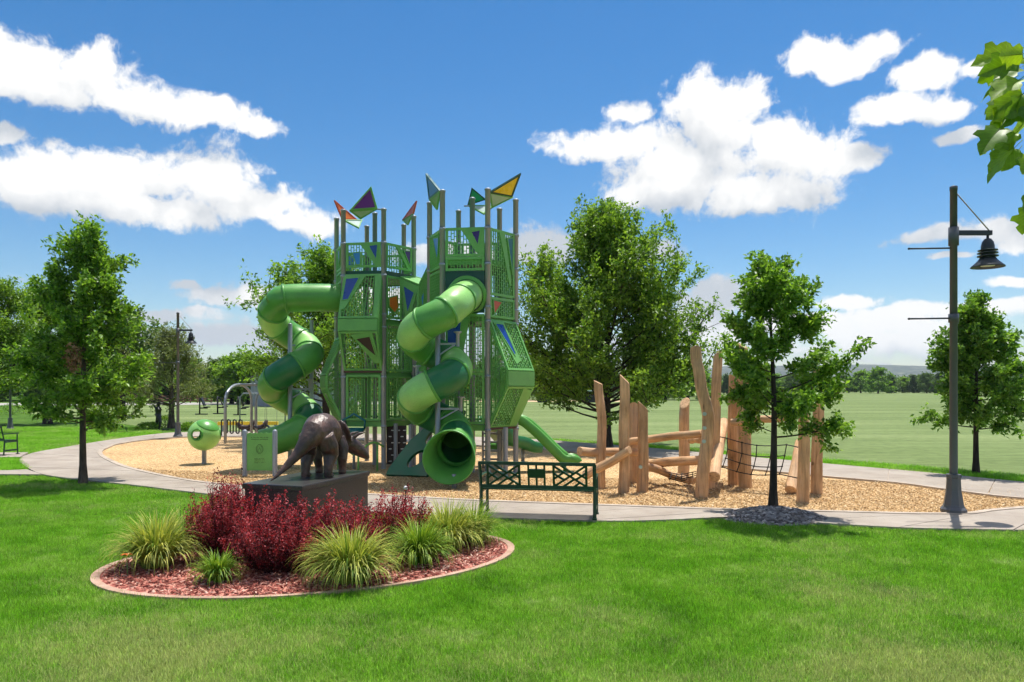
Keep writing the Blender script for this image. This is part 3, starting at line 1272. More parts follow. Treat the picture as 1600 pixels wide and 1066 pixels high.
def bay(H, k, z0, z1, zb0, zb1, d, ins_up=(), pat_up=(), ins_lo=(), pat_lo=(), mat='green'):
    """faceted bay that bulges out between two posts"""
    p, q = H[k[0]], H[k[1]]
    dd = (q - p).normalized()
    n = Vector((dd.y, -dd.x))
    a, b = p + dd * .03, q - dd * .03
    A0, B0 = Vector((a.x, a.y, z0)), Vector((b.x, b.y, z0))
    A1, B1 = Vector((a.x, a.y, z1)), Vector((b.x, b.y, z1))
    o3 = Vector((n.x, n.y, 0)) * d
    n3 = Vector((n.x, n.y, 0)) * .02
    ao, bo = Vector((a.x, a.y, zb1)) + o3, Vector((b.x, b.y, zb1)) + o3
    au, bu = Vector((a.x, a.y, zb0)) + o3, Vector((b.x, b.y, zb0)) + o3
    lattice([ao, bo, B1 + n3, A1 + n3], 'bay_panel', mat, ins_up, pat_up, frame=.055)
    lattice([A0 + n3, B0 + n3, bu, au], 'bay_panel', mat, ins_lo, pat_lo, frame=.055)
    m = MB()
    m.prism([au + Vector((0, 0, .012)), bu + Vector((0, 0, .012)), bo - Vector((0, 0, .012)), ao - Vector((0, 0, .012))], n3, .05)
    tp('bay_band', m, MAT[mat])
    for s, (t0, t1, u0, u1) in ((-1, (A0, A1, au, ao)), (1, (B0, B1, bu, bo))):
        sd = Vector((dd.x, dd.y, 0)) * s
        pts = [t0, u0, u1, t1]
        lattice([t0, u0, u1, t1], 'bay_cheek', mat, frame=.07, ps=.085, pt=.15)
    m = MB()
    m.prism([A0 - Vector((0, 0, .03)), B0 - Vector((0, 0, .03)), B0 + n3 * 3 - Vector((0, 0, .03)), A0 + n3 * 3 - Vector((0, 0, .03))], (0, 0, 1), .05)
    tp('bay_sill', m, MAT['brown'])


def deck(H, z, mat='green_dark', th=.09, lip='green'):
    m = MB()
    c = sum(H.values(), Vector((0, 0))) / 6
    ring = [c + (H[k] - c) * .93 for k in 'ABCDEF']
    m.prism([(p.x, p.y, z - th / 2) for p in ring], (0, 0, 1), th)
    o = tp('deck', m, MAT[mat])
    m = MB()
    for a, b in zip(ring, ring[1:] + ring[:1]):
        m.bar((a.x, a.y, z - th / 2), (b.x, b.y, z - th / 2), .03, th + .05)
    m.build('deck_rim', MAT[lip], o)


tri_r = [(.62, .95), (.93, .95), (.86, .30)]
# ---- right tower
H = HRt
deck(H, 1.2, 'brown')
deck(H, 3.74, 'green_dark')
deck(H, 5.06, 'green_dark')
edge(H, 'AB', 5.13, 5.8, inserts=[([(.66, .84), (.90, .90), (.84, .36)], 'violet')], patches=[[(.40, .92), (.95, .92), (.95, .08), (.80, .12)]])
edge(H, 'AB', 4.80, 5.12, pt=.11)
edge(H, 'AB', 3.82, 4.79, mat='green_dark', holes=False, frame=.03)
edge(H, 'AB', 2.46, 3.79, inserts=[([(.05, .93), (.42, .93), (.33, .22), (.05, .22)], 'blue')],
     patches=[[(.44, .95), (.62, .95), (.38, .06), (.22, .06)]], ps=.075)
edge(H, 'AB', 1.24, 2.44, ps=.075)
edge(H, 'BC', 4.24, 5.8, inserts=[([(.68, .90), (.92, .93), (.90, .36)], 'teal')], patches=[[(.36, .98), (.58, .98), (.86, .26), (.80, .16)]], ps=.07)
edge(H, 'BC', 3.72, 4.20, inserts=[([(.10, .86), (.46, .80), (.14, .16)], 'rust')], pt=.1)
bay(H, 'BC', 1.16, 3.66, 2.12, 2.48, .56,
    ins_up=[([(.13, .92), (.42, .92), (.50, .34), (.44, .28)], 'blue')], pat_up=[[(.08, .98), (.48, .98), (.62, .2), (.40, .12)]],
    pat_lo=[[(.70, .02), (.97, .02), (.97, .9), (.60, .97)]])
edge(H, 'CD', 3.76, 5.8, ps=.07)
edge(H, 'CD', 1.24, 2.6, ps=.075)
edge(H, 'DE', 4.3, 5.8, ps=.07, inserts=[([(.2, .2), (.34, .2), (.34, .95), (.2, .95)], 'jade')])
edge(H, 'DE', 1.24, 3.7, ps=.075)
edge(H, 'EF', 5.13, 5.8)
edge(H, 'EF', 1.24, 3.7, ps=.08)
edge(H, 'FA', 4.9, 5.8, inserts=[([(.35, .88), (.85, .80), (.75, .22)], 'lightblue')])
edge(H, 'FA', 3.8, 4.86)
edge(H, 'FA', 1.24, 3.0)
# ---- left tower
H = HL
deck(H, 1.2, 'brown')
deck(H, 2.46, 'brown')
deck(H, 3.82, 'green_dark')
deck(H, 5.06, 'green_dark', .12, 'green_dark')
edge(H, 'AB', 5.16, 5.8, inserts=[([(.66, .86), (.92, .90), (.88, .28)], 'blue'), ([(.20, .58), (.42, .62), (.42, .12), (.30, .10)], 'lightblue')],
     patches=[[(.40, .94), (.95, .94), (.95, .06), (.85, .06)]])
bay(H, 'AB', 2.52, 4.98, 3.50, 3.82, .42,
    ins_up=[([(.07, .90), (.42, .92), (.20, .42), (.04, .40)], 'blue')], pat_up=[[(.03, .97), (.58, .97), (.12, .2), (.03, .2)], [(.82, .97), (.98, .97), (.98, .02), (.9, .02)]],
    ins_lo=[([(.42, .82), (.80, .88), (.90, .36)], 'wall_brown')], pat_lo=[[(.30, .92), (.86, .97), (.98, .2), (.84, .2)]])
edge(H, 'BC', 5.16, 5.8, inserts=[([(.66, .80), (.92, .84), (.90, .2)], 'violet')], patches=[[(.36, .94), (.5, .96), (.95, .10), (.82, .08)]])
edge(H, 'BC', 3.86, 4.96, inserts=[([(.08, .48), (.40, .56), (.44, .28), (.30, .14), (.10, .28)], 'orange')])
edge(H, 'BC', 2.5, 3.74, ps=.07)
edge(H, 'BC', 1.24, 2.4, ps=.07)
edge(H, 'CD', 5.16, 5.8)
edge(H, 'CD', 2.5, 3.74)
edge(H, 'DE', 5.16, 5.8)
edge(H, 'DE', 1.24, 3.7, ps=.075)
edge(H, 'EF', 5.16, 5.8, inserts=[([(.4, .85), (.8, .85), (.6, .2)], 'lightblue')])
edge(H, 'EF', 3.86, 5.0)
edge(H, 'EF', 1.24, 2.4)
edge(H, 'FA', 5.16, 5.8, inserts=[([(.3, .85), (.7, .80), (.6, .2)], 'teal')])
edge(H, 'FA', 4.82, 5.12, ps=.075)
bay(H, 'FA', 1.16, 3.4, 2.1, 2.4, .42, ins_lo=[([(.4, .8), (.8, .85), (.7, .4)], 'green_dark')])
edge(H, 'AB', 1.24, 2.42, ps=.075)

# upright slats inside the lower storeys and ladder rungs
for x in np.linspace(-4.1, -3.2, 6):
    m = MB()
    m.bar((x, 20.2, 1.2), (x, 20.2, 2.4), .07, .03, (0, 1, 0))
    tp('slat', m, MAT['green'])
m = MB()
m.tube([(-.75, 18.95, .02), (-.75, 18.95, 1.25), (-.5, 18.87, 1.32), (-.25, 18.8, 1.25), (-.25, 18.8, .02)], .03, 8)
ladder = tp('ladder', m, MAT['steel'])
for i in range(5):
    m = MB()
    m.bar((-.75, 18.95, .25 + i * .22), (-.25, 18.8, .25 + i * .22), .05, .05)
    m.build('rung', MAT['steel'], ladder)

# ---- faceted tunnel between the towers
l1, l2 = HL['C'], HL['D']
r1, r2 = HRt['F'], HRt['E']


def fold(pts, mi_name='green', th=.025, **kw):
    a, b, c = pts
    lattice([a, b, c, (a + c) / 2 + (a + c - b * 2) * .0], 'tunnel_panel', mi_name, **kw)


def v3(p, z):
    return Vector((p.x, p.y, z))


mid = HL['C'] + Vector((.22, -.62))
TL = HL['B'].lerp(HL['C'], .5) + Vector((.03, -.05))
midb = (HL['D'] + HRt['E']) / 2 + Vector((.15, .3))
QL = [v3(TL, 3.86), v3(mid, 3.66), v3(mid, 4.70), v3(TL, 4.93)]
lattice(QL, 'tunnel_panel', 'green', inserts=[([(.20, .86), (.78, .80), (.42, .22)], 'blue')], patches=[[(.08, .97), (.97, .97), (.5, .05), (.3, .05)]], ps=.055)
QR = [v3(mid, 3.72), v3(HRt['F'], 3.85), v3(HRt['F'], 5.15), v3(mid, 4.72)]
lattice(QR, 'tunnel_panel', 'green', ps=.055, inserts=[([(.35, .55), (.62, .6), (.5, .25)], 'lightblue')])
QT = [v3(TL, 4.96), v3(mid, 4.74), v3(midb, 4.95), v3(HL['C'], 5.05)]
lattice(QT, 'tunnel_panel', 'green', holes=False)
QT = [v3(mid, 4.74), v3(HRt['F'], 5.16), v3(HRt['E'], 5.1), v3(midb, 4.95)]
lattice(QT, 'tunnel_panel', 'green', holes=False)
QB = [v3(TL, 3.84), v3(mid, 3.64), v3(midb, 3.75), v3(HL['D'], 3.9)]
lattice(QB, 'tunnel_floor', 'brown', holes=False)
QB = [v3(mid, 3.7), v3(HRt['F'], 3.83), v3(HRt['E'], 3.83), v3(midb, 3.75)]
lattice(QB, 'tunnel_floor', 'brown', holes=False)
QB = [v3(midb, 3.75), v3(HL['D'], 3.9), v3(HL['D'], 5.0), v3(midb, 4.9)]
lattice(QB, 'tunnel_panel', 'green', ps=.06)
QB = [v3(HRt['E'], 3.83), v3(midb, 3.75), v3(midb, 4.9), v3(HRt['E'], 5.05)]
lattice(QB, 'tunnel_panel', 'green', ps=.06)
# lower bridge deck and screens between the towers
c0, c1, f0, e0 = HL['C'], HL['D'], HRt['F'], HRt['E']
m = MB()
m.prism([v3(c0, 1.16), v3(f0, 1.16), v3(e0, 1.16), v3(c1, 1.16)], (0, 0, 1), .09)
tp('bridge_deck', m, MAT['brown'])
lattice([v3(c0 + Vector((.1, -.05)), 1.24), v3(f0 - Vector((.1, .05)), 1.24), v3(f0 - Vector((.1, .05)), 2.36), v3(c0 + Vector((.1, -.05)), 2.36)], 'panel', 'green', ps=.06,
        patches=[[(.0, 1), (1, 1), (1, .80), (.55, .93)]])
lattice([v3(c0 + Vector((.1, -.05)), 2.5), v3(f0 - Vector((.1, .05)), 2.5), v3(f0 - Vector((.1, .05)), 3.74), v3(c0 + Vector((.1, -.05)), 3.74)], 'panel', 'green', ps=.06)
m = MB()
m.prism([v3(c0, 2.42), v3(f0, 2.42), v3(e0, 2.42), v3(c1, 2.42)], (0, 0, 1), .09)
tp('bridge_deck', m, MAT['green_dark'])
for q in (c0.lerp(f0, .5), c1.lerp(e0, .5)):
    m = MB()
    m.lathe([(PR, 0), (PR, 2.5)], 12, (q.x, q.y, 0))
    tp('post', m, MAT['steel'])
# short support posts under the decks
for (x, y) in ((-3.0, 19.0), (-.15, 17.15), (-2.55, 18.55), (-4.5, 19.35)):
    m = MB()
    m.lathe([(PR * .9, 0), (PR * .9, 1.16)], 12, (x, y, 0))
    tp('support_post', m, MAT['steel'])


# ---- roof fins: folded triangular plates
def fin(tris):
    """tris: list of (three points, frame material, insert material)"""
    first = None
    for pts, fm, im in tris:
        n = (pts[1] - pts[0]).cross(pts[2] - pts[0]).normalized()
        c = sum(pts, Vector()) / 3
        m = MB()
        inner = [c + (p - c) * .80 for p in pts]
        for i in range(3):
            j = (i + 1) % 3
            m.prism([pts[i], pts[j], inner[j], inner[i]], n, .045)
        o = tp('roof_fin', m, MAT[fm])
        m = MB()
        m.prism([c + (p - c) * .805 for p in pts], n, .02)
        m.build('insert', MAT[im], o)


fin([([P(546, 329, 18.85), P(590, 326, 18.9), P(580, 291, 18.6)], 'green', 'purple'),
     ([P(546, 329, 18.85), P(590, 326, 18.9), P(563, 342, 19.35)], 'green', 'paleplate')])
fin([([P(522, 313, 19.7), P(558, 344, 20.2), P(535, 344, 19.75)], 'rust', 'orange'),
     ([P(536, 344, 19.75), P(566, 344, 20.2), P(561, 357, 19.9)], 'green', 'paleplate')])
fin([([P(651, 314, 19.3), P(629, 344, 20.3), P(646, 334, 19.5)], 'rust', 'rust'),
     ([P(630, 345, 20.3), P(646, 333, 19.5), P(637, 352, 19.9)], 'green', 'olive')])
fin([([P(666, 271, 17.5), P(688, 298, 17.1), P(671, 312, 17.9)], 'teal', 'lightblue'),
     ([P(688, 298, 17.1), P(671, 312, 17.9), P(683, 328, 17.6)], 'green', 'olive')])
fin([([P(737, 293, 18.8), P(760, 312, 18.9), P(730, 322, 18.95)], 'green_dark', 'jade'),
     ([P(730, 321, 18.95), P(772, 322, 18.8), P(756, 335, 18.6)], 'green', 'paleplate')])
fin([([P(814, 271, 17.0), P(800, 308, 17.5), P(764, 301, 17.15)], 'green_dark', 'yellow'),
     ([P(764, 300, 17.15), P(802, 308, 17.5), P(768, 325, 17.6)], 'green', 'paleplate')])
for a, b in ((P(590, 327, 18.9), P(601, 328, 18.85)), (P(725, 322, 18.9), P(745, 322, 18.9)), (P(629, 345, 20.3), P(634, 345, 20.4))):
    m = MB()
    m.tube([a, b], .02, 6)
    tp('fin_bracket', m, MAT['steel'])


# ---- tube slides
def ease(pts, n):
    """dense Catmull-Rom in 3-D"""
    pts = [Vector(p) for p in pts]
    out = []
    k = len(pts)
    for i in range(k - 1):
        p0, p1, p2, p3 = pts[max(i - 1, 0)], pts[i], pts[i + 1], pts[min(i + 2, k - 1)]
        for j in range(n):
            t = j / n
            out.append(.5 * ((2 * p1) + (p2 - p0) * t + (2 * p0 - 5 * p1 + 4 * p2 - p3) * t * t + (3 * p1 - p0 - 3 * p2 + p3) * t ** 3))
    out.append(pts[-1])
    return out


def tube_ring(p, t, r, seg, ry=None):
    x = t.cross(Vector((0, 0, 1))).normalized()
    y = x.cross(t).normalized()
    return [p + x * math.cos(2 * math.pi * k / seg) * r + y * math.sin(2 * math.pi * k / seg) * (ry or r) for k in range(seg)]


def make_slide(path, cuts, colours, r=.36, seg=36, mouth=None):
    slide = bpy.data.objects.new('tube_slide', None)
    COL.objects.link(slide)
    slide.parent = tower
    slide.location = -T0
    n = len(path)
    tan = [(path[min(i + 1, n - 1)] - path[max(i - 1, 0)]).normalized() for i in range(n)]
    for ci in range(len(cuts) - 1):
        a, b = cuts[ci], cuts[ci + 1]
        m = MB()
        rings_o, rings_i = [], []
        for i in range(a, b + 1):
            rings_o.append(tube_ring(path[i], tan[i], r, seg))
            rings_i.append(tube_ring(path[i], tan[i], r - .012, seg))
        vs = [v for rg in rings_o for v in rg]
        fs = []
        L_ = len(rings_o)
        for i in range(L_ - 1):
            for k in range(seg):
                k2 = (k + 1) % seg
                fs.append([i * seg + k, (i + 1) * seg + k, (i + 1) * seg + k2, i * seg + k2])
        m.add(vs, fs, 0, True)
        vs = [v for rg in rings_i for v in rg]
        fs = [f[::-1] for f in fs]
        m.add(vs, fs, 0, True)
        m.build('slide_section', MAT[colours[ci % len(colours)]], slide)
        if ci > 0:
            m = MB()
            prof = [(-.030, r - .002), (-.030, r + .020), (-.008, r + .026), (.008, r + .026), (.030, r + .020), (.030, r - .002)]
            vs, fs = [], []
            for off, rr in prof:
                vs += tube_ring(path[a] + tan[a] * off, tan[a], rr, seg)
            for i in range(len(prof) - 1):
                for k in range(seg):
                    k2 = (k + 1) % seg
                    fs.append([i * seg + k, (i + 1) * seg + k, (i + 1) * seg + k2, i * seg + k2])
            m.add(vs, fs, 0, True)
            m.build('joint_flange', MAT['green_mid'], slide)
    return slide, path[-1], tan[-1]


# right slide: leaves the front of the right tower, two clockwise turns, mouth towards the lawn
cx, cy, hr = -1.70, 16.28, .47
A_, B_ = HRt['A'], HRt['B']
ent = (A_ + B_) / 2 + Vector((.06, 0))
ctrl = [v3(ent, 4.22), v3(ent + Vector((-.04, -.30)), 4.16)]
nt = 16
for i in range(1, nt * 2 + 1):
    ph = -2 * math.pi * i / nt
    zz = 3.92 - (3.92 - 1.05) * (i / (nt * 2)) if i > 0 else 4.0
    if i < 3:
        zz += .03 * (3 - i)
    ctrl.append(Vector((cx + hr * math.cos(ph), cy + hr * math.sin(ph), zz)))
ctrl += [Vector((cx + hr * 1.08, cy - .34, .92)), Vector((cx + hr * 1.10, cy - .64, .82))]
path = ease(ctrl, 4)
cuts = [0, 6, 14, 24, 36, 48, 60, 72, 84, 96, 108, 120, 132, len(path) - 1]
sl, pe, te = make_slide(path, cuts, ['green_pale', 'green_pale', 'green_mid', 'green_pale', 'green_mid', 'green_deep', 'green_pale', 'green_deep', 'green_pale', 'green_mid', 'green_deep', 'green_mid', 'green_deep'])
# flared mouth
m = MB()
seg = 40
dirv = Vector((te.x * .5 - .02, -1, -.10)).normalized()
prof = [(-.14, .366, .366, 0), (.03, .372, .372, 0), (.06, .43, .43, 0), (.10, .405, .405, 0), (.34, .42, .42, -.01), (.62, .47, .47, -.04), (.76, .52, .52, -.07), (.81, .54, .54, -.08), (.83, .52, .52, -.08)]
vs, fs = [], []
for off, rx, ry, dz in prof:
    vs += tube_ring(pe + dirv * off + Vector((-.10 * off, 0, dz)), dirv, rx, seg, ry)
for off, rx, ry, dz in prof[::-1][1:]:
    vs += tube_ring(pe + dirv * off + Vector((-.10 * off, 0, dz)), dirv, rx - .025, seg, ry - .025)
nr_ = len(prof) * 2 - 1
for i in range(nr_ - 1):
    for k in range(seg):
        k2 = (k + 1) % seg
        fs.append([i * seg + k, (i + 1) * seg + k, (i + 1) * seg + k2, i * seg + k2])
# scoop the front of the mouth: the sides slope back towards the top
for i, v in enumerate(vs):
    rel = (v - pe).dot(dirv)
    if rel > .3:
        up = (v.z - pe.z) / .55
        vs[i] = v - dirv * max(0, up + .2) * .34 * (rel - .3) / .5
m.add(vs, fs, 0, True)
m.build('slide_mouth', MAT['green_mid'], sl)
m = MB()
m.tube([pe + dirv * .55 + Vector((0, 0, -.45)), Vector((pe.x + dirv.x * .55, pe.y + dirv.y * .55, 0))], .045, 8)
m.build('mouth_foot', MAT['steel'], sl)
# collar on the panel
m = MB()
nn = Vector((ent.x - CR.x, ent.y - CR.y, 0)).normalized()
for off, rr in ((0.02, .47), (.05, .47), (.07, .44), (.10, .39)):
    pass
prof = [(.02, .46), (.06, .47), (.09, .45), (.11, .385)]
vs, fs = [], []
tdir = Vector((-.04, -.3, -.06)).normalized()
for off, rr in prof:
    vs += tube_ring(v3(ent, 4.22) + tdir * off, tdir, rr, 36)
for i in range(len(prof) - 1):
    for k in range(36):
        fs.append([i * 36 + k, (i + 1) * 36 + k, (i + 1) * 36 + (k + 1) % 36, i * 36 + (k + 1) % 36])
m.add(vs, fs, 0, True)
m.build('entry_collar', MAT['green_mid'], sl)


def slide_supports(cx, cy, sl, zs, ztop, dirs):
    m = MB()
    m.lathe([(.058, 0), (.058, ztop), (.045, ztop + .02), (.001, ztop + .022)], 14, (cx, cy, 0))
    m.build('support_pole', MAT['steel'], sl)
    for z, (dx, dy) in zip(zs, dirs):
        m = MB()
        e = Vector((cx + dx, cy + dy, z))
        m.bar((cx, cy, z), e, .045, .045)
        m.bar((cx, cy, z - .26), (cx + dx * .85, cy + dy * .85, z - .02), .03, .03)
        m.lathe([(.04, z - .06), (.04, z + .22), (.09, z + .25), (.09, z + .27)], 10, (e.x, e.y, 0))
        m.build('support_arm', MAT['steel'], sl)


slide_supports(cx + .06, cy - .02, sl, [3.05, 2.3, 1.62], 3.3, [(.45, -.12), (-.42, -.28), (.5, .1)])
# stiffening post right of the right slide hidden behind the mouth
# left slide
cx, cy, hr = -5.80, 19.3, .47
F_, A_ = HL['F'], HL['A']
ent = (F_ + A_) / 2 + Vector((.05, -.12))
ctrl = [v3(ent, 4.42), v3(ent + Vector((-.45, -.18)), 4.42)]
i0 = nt // 4
for i in range(0, nt * 2 + 1):
    ph = -math.pi / 2 - 2 * math.pi * i / nt
    f = i / (nt * 2)
    zz = 4.36 - (4.36 - .82) * (f * 1.12 - .12 * f * f) if f < 1 else .82
    ctrl.append(Vector((cx + hr * math.cos(ph), cy + hr * math.sin(ph), zz)))
ctrl += [Vector((cx - .30, cy - hr - .06, .72)), Vector((cx - .58, cy - hr - .16, .66))]
path = ease(ctrl, 4)
cuts = [0, 8, 18, 30, 42, 54, 66, 78, 90, 102, 114, 126, len(path) - 1]
sl, pe, te = make_slide(path, cuts, ['green_mid', 'green_mid', 'green_pale', 'green_mid', 'green_pale', 'green_mid', 'green_deep', 'green_mid', 'green_mid', 'green_pale', 'green_deep', 'green_mid'])
slide_supports(cx - .02, cy, sl, [3.2, 2.05, 1.3], 3.75, [(.4, .3), (.45, .25), (.4, .2)])
m = MB()
m.lathe([(.05, 0), (.05, 3.9)], 12, (cx + .42, cy + .45, 0))
m.build('support_pole', MAT['steel'], sl)

# ---- climbing triangle with holes beside the right slide mouth
def holed_panel(corners, holes, th, name, mat, n=24):
    """flat panel with round holes via bmesh triangle fill; corners in 3-D (coplanar), holes = (s, t, rs, rt) in the panel frame"""
    o_, ex, ey = corners['o'], corners['x'], corners['y']
    bm = bmesh.new()
    loops = [corners['poly']] + [[(s + rs * math.cos(2 * math.pi * k / n) - rt * math.sin(2 * math.pi * k / n) * sk, t + rt * math.sin(2 * math.pi * k / n)) for k in range(n)] for s, t, rs, rt, sk in holes]
    es = []
    for lp in loops:
        vs = [bm.verts.new(o_ + ex * s + ey * t) for s, t in lp]
        for i in range(len(vs)):
            es.append(bm.edges.new((vs[i], vs[(i + 1) % len(vs)])))
    bmesh.ops.triangle_fill(bm, use_beauty=True, use_dissolve=False, edges=es)
    nrm = ex.cross(ey).normalized()
    r = bmesh.ops.extrude_face_region(bm, geom=bm.faces[:])
    for g in r['geom']:
        if isinstance(g, bmesh.types.BMVert):
            g.co += nrm * th
    bmesh.ops.recalc_face_normals(bm, faces=bm.faces)
    me = bpy.data.meshes.new(name)
    bm.to_mesh(me)
    bm.free()
    o = obj(name, me, MAT[mat], tower)
    o.location = -T0
    return o


o_ = P(605, 745, 17.2)
o_.z = .02
pr = P(668, 745, 16.9)
pr.z = .02
tp_ = P(692, 642, 17.9)
ex = (pr - o_)
ey = (tp_ - o_)
holed_panel({'o': o_, 'x': ex, 'y': ey, 'poly': [(0, 0), (1, 0), (1.08, .3), (.62, .98), (.1, .98), (-.12, .5), (-.06, .1)]},
            [(.42, .24, .17, .13, .1), (.38, .60, .17, .15, .2)], .09, 'climbing_panel', 'green_bottle')
# ---- rock wall panel with slots
wl = G(605, 716)
wr = G(634, 716)
wl, wr = Vector((wl.x, 19.1, 0)), Vector((wr.x, 19.1, 0))
wl.x = (604 - 800) / FPX * 19.1
wr.x = (635 - 800) / FPX * 19.1
m = MB()
m.prism([v3(wl, .1), v3(wr, .1), v3(wr, 1.1), v3(wl, 1.1)], (0, 1, 0), .06)
rw = tp('climbing_wall', m, MAT['wall_brown'])
for r_ in range(6):
    for c_ in range(3):
        m = MB()
        px = wl.x + (wr.x - wl.x) * (.2 + .3 * c_ + (.12 if r_ % 2 else 0))
        m.box((px, 19.1 - .05, .18 + .16 * r_), (.07, .05, .025), bev=.006)
        m.build('handhold', MAT['white'], rw)
# ---- curved pod seat and looping rail left
m = MB()
m.lathe([(.02, .98), (.14, .94), (.24, .98), (.29, 1.12), (.27, 1.12), (.22, 1.02), (.12, .985), (.02, 1.0)], 18, (-4.0, 18.62, -.06))
m.tube([(-4.27, 18.62, 1.05), (-4.3, 18.62, 1.25), (-4.0, 18.62, 1.42), (-3.72, 18.62, 1.25), (-3.73, 18.62, 1.05)], .03, 8)
tp('pod_step', m, MAT['teal'])
m = MB()
m.tube([(-4.0, 18.62, .9), (-4.0, 18.62, 0)], .035, 8)
tp('pod_post', m, MAT['steel'])
m = MB()
pts = []
for i in range(40):
    t = i / 39
    pts.append((-4.55 + 1.35 * t, 18.25 + .15 * math.sin(t * 7), .5 + .13 * math.sin(t * 9.5) + .12 * t))
m.tube(pts, .026, 8)
for t in (6, 22, 35):
    m.tube([pts[t], (pts[t][0], pts[t][1], 0)], .026, 8)
tp('balance_rail', m, MAT['green'])


# ---- open slide on the right and the low wavy slide behind
def chute(name, line, w, hgt, mat, th=.05):
    """open U-section chute along a line of points"""
    m = MB()
    line = [Vector(p) for p in line]
    n = len(line)
    prof = [(-w / 2 - .05, hgt), (-w / 2, hgt + .02), (-w / 2 + .03, hgt - .02), (-w / 2 + .07, .03), (0, 0), (w / 2 - .07, .03), (w / 2 - .03, hgt - .02),
            (w / 2, hgt + .02), (w / 2 + .05, hgt), (w / 2 + .03, -.04), (0, -.07), (-w / 2 - .03, -.04)]
    vs, fs = [], []
    for i, p in enumerate(line):
        t = (line[min(i + 1, n - 1)] - line[max(i - 1, 0)]).normalized()
        x = t.cross(Vector((0, 0, 1))).normalized()
        y = x.cross(t)
        for a, b in prof:
            vs.append(p + x * a + y * b)
    k = len(prof)
    for i in range(n - 1):
        for j in range(k):
            j2 = (j + 1) % k
            fs.append([i * k + j, i * k + j2, (i + 1) * k + j2, (i + 1) * k + j])
    fs.append(list(range(k))[::-1])
    fs.append([(n - 1) * k + j for j in range(k)])
    m.add(vs, fs, 0, True)
    o = tp(name, m, MAT[mat])
    return o


s0 = P(812, 660, 18.3)
s0.z = 1.24
s3 = P(890, 720, 18.15)
mid1 = s0.lerp(s3, .35)
mid2 = s0.lerp(s3, .75)
ctrl = [s0 + Vector((-.35, .02, .02)), s0 + Vector((.02, 0, -.02)), s0.lerp(s3, .3) + Vector((0, 0, -.0)), s0.lerp(s3, .7) + Vector((0, 0, -.10)), s3 + Vector((-.12, 0, -.02)), s3 + Vector((.08, 0, -.03)), s3 + Vector((.14, 0, -.08))]
ch = chute('open_slide', ease(ctrl, 6), .50, .17, 'green_mid')
m = MB()
fp = s3 + Vector((-.12, 0, -.1))
m.tube([fp, (fp.x, fp.y, 0)], .04, 8)
m.build('slide_foot', MAT['green_mid'], ch)
ctrl = [Vector((-.62, 19.2, 1.12)), Vector((-.45, 19.5, 1.0)), Vector((-.18, 19.8, .62)), Vector((.12, 20.1, .52)), Vector((.35, 20.3, .42)), Vector((.55, 20.4, .36)), Vector((.62, 20.45, .34))]
ch = chute('wavy_slide', ease(ctrl, 6), .62, .22, 'green_deep')
m = MB()
m.tube([(.3, 20.25, .4), (.3, 20.25, 0)], .05, 8)
m.build('slide_foot', MAT['steel'], ch)
m = MB()
m.lathe([(.01, .30), (.2, .31), (.26, .42), (.22, .55), (.01, .57)], 16, (-.42, 19.15, .12))
tp('play_bubble', m, MAT['green_mid'])
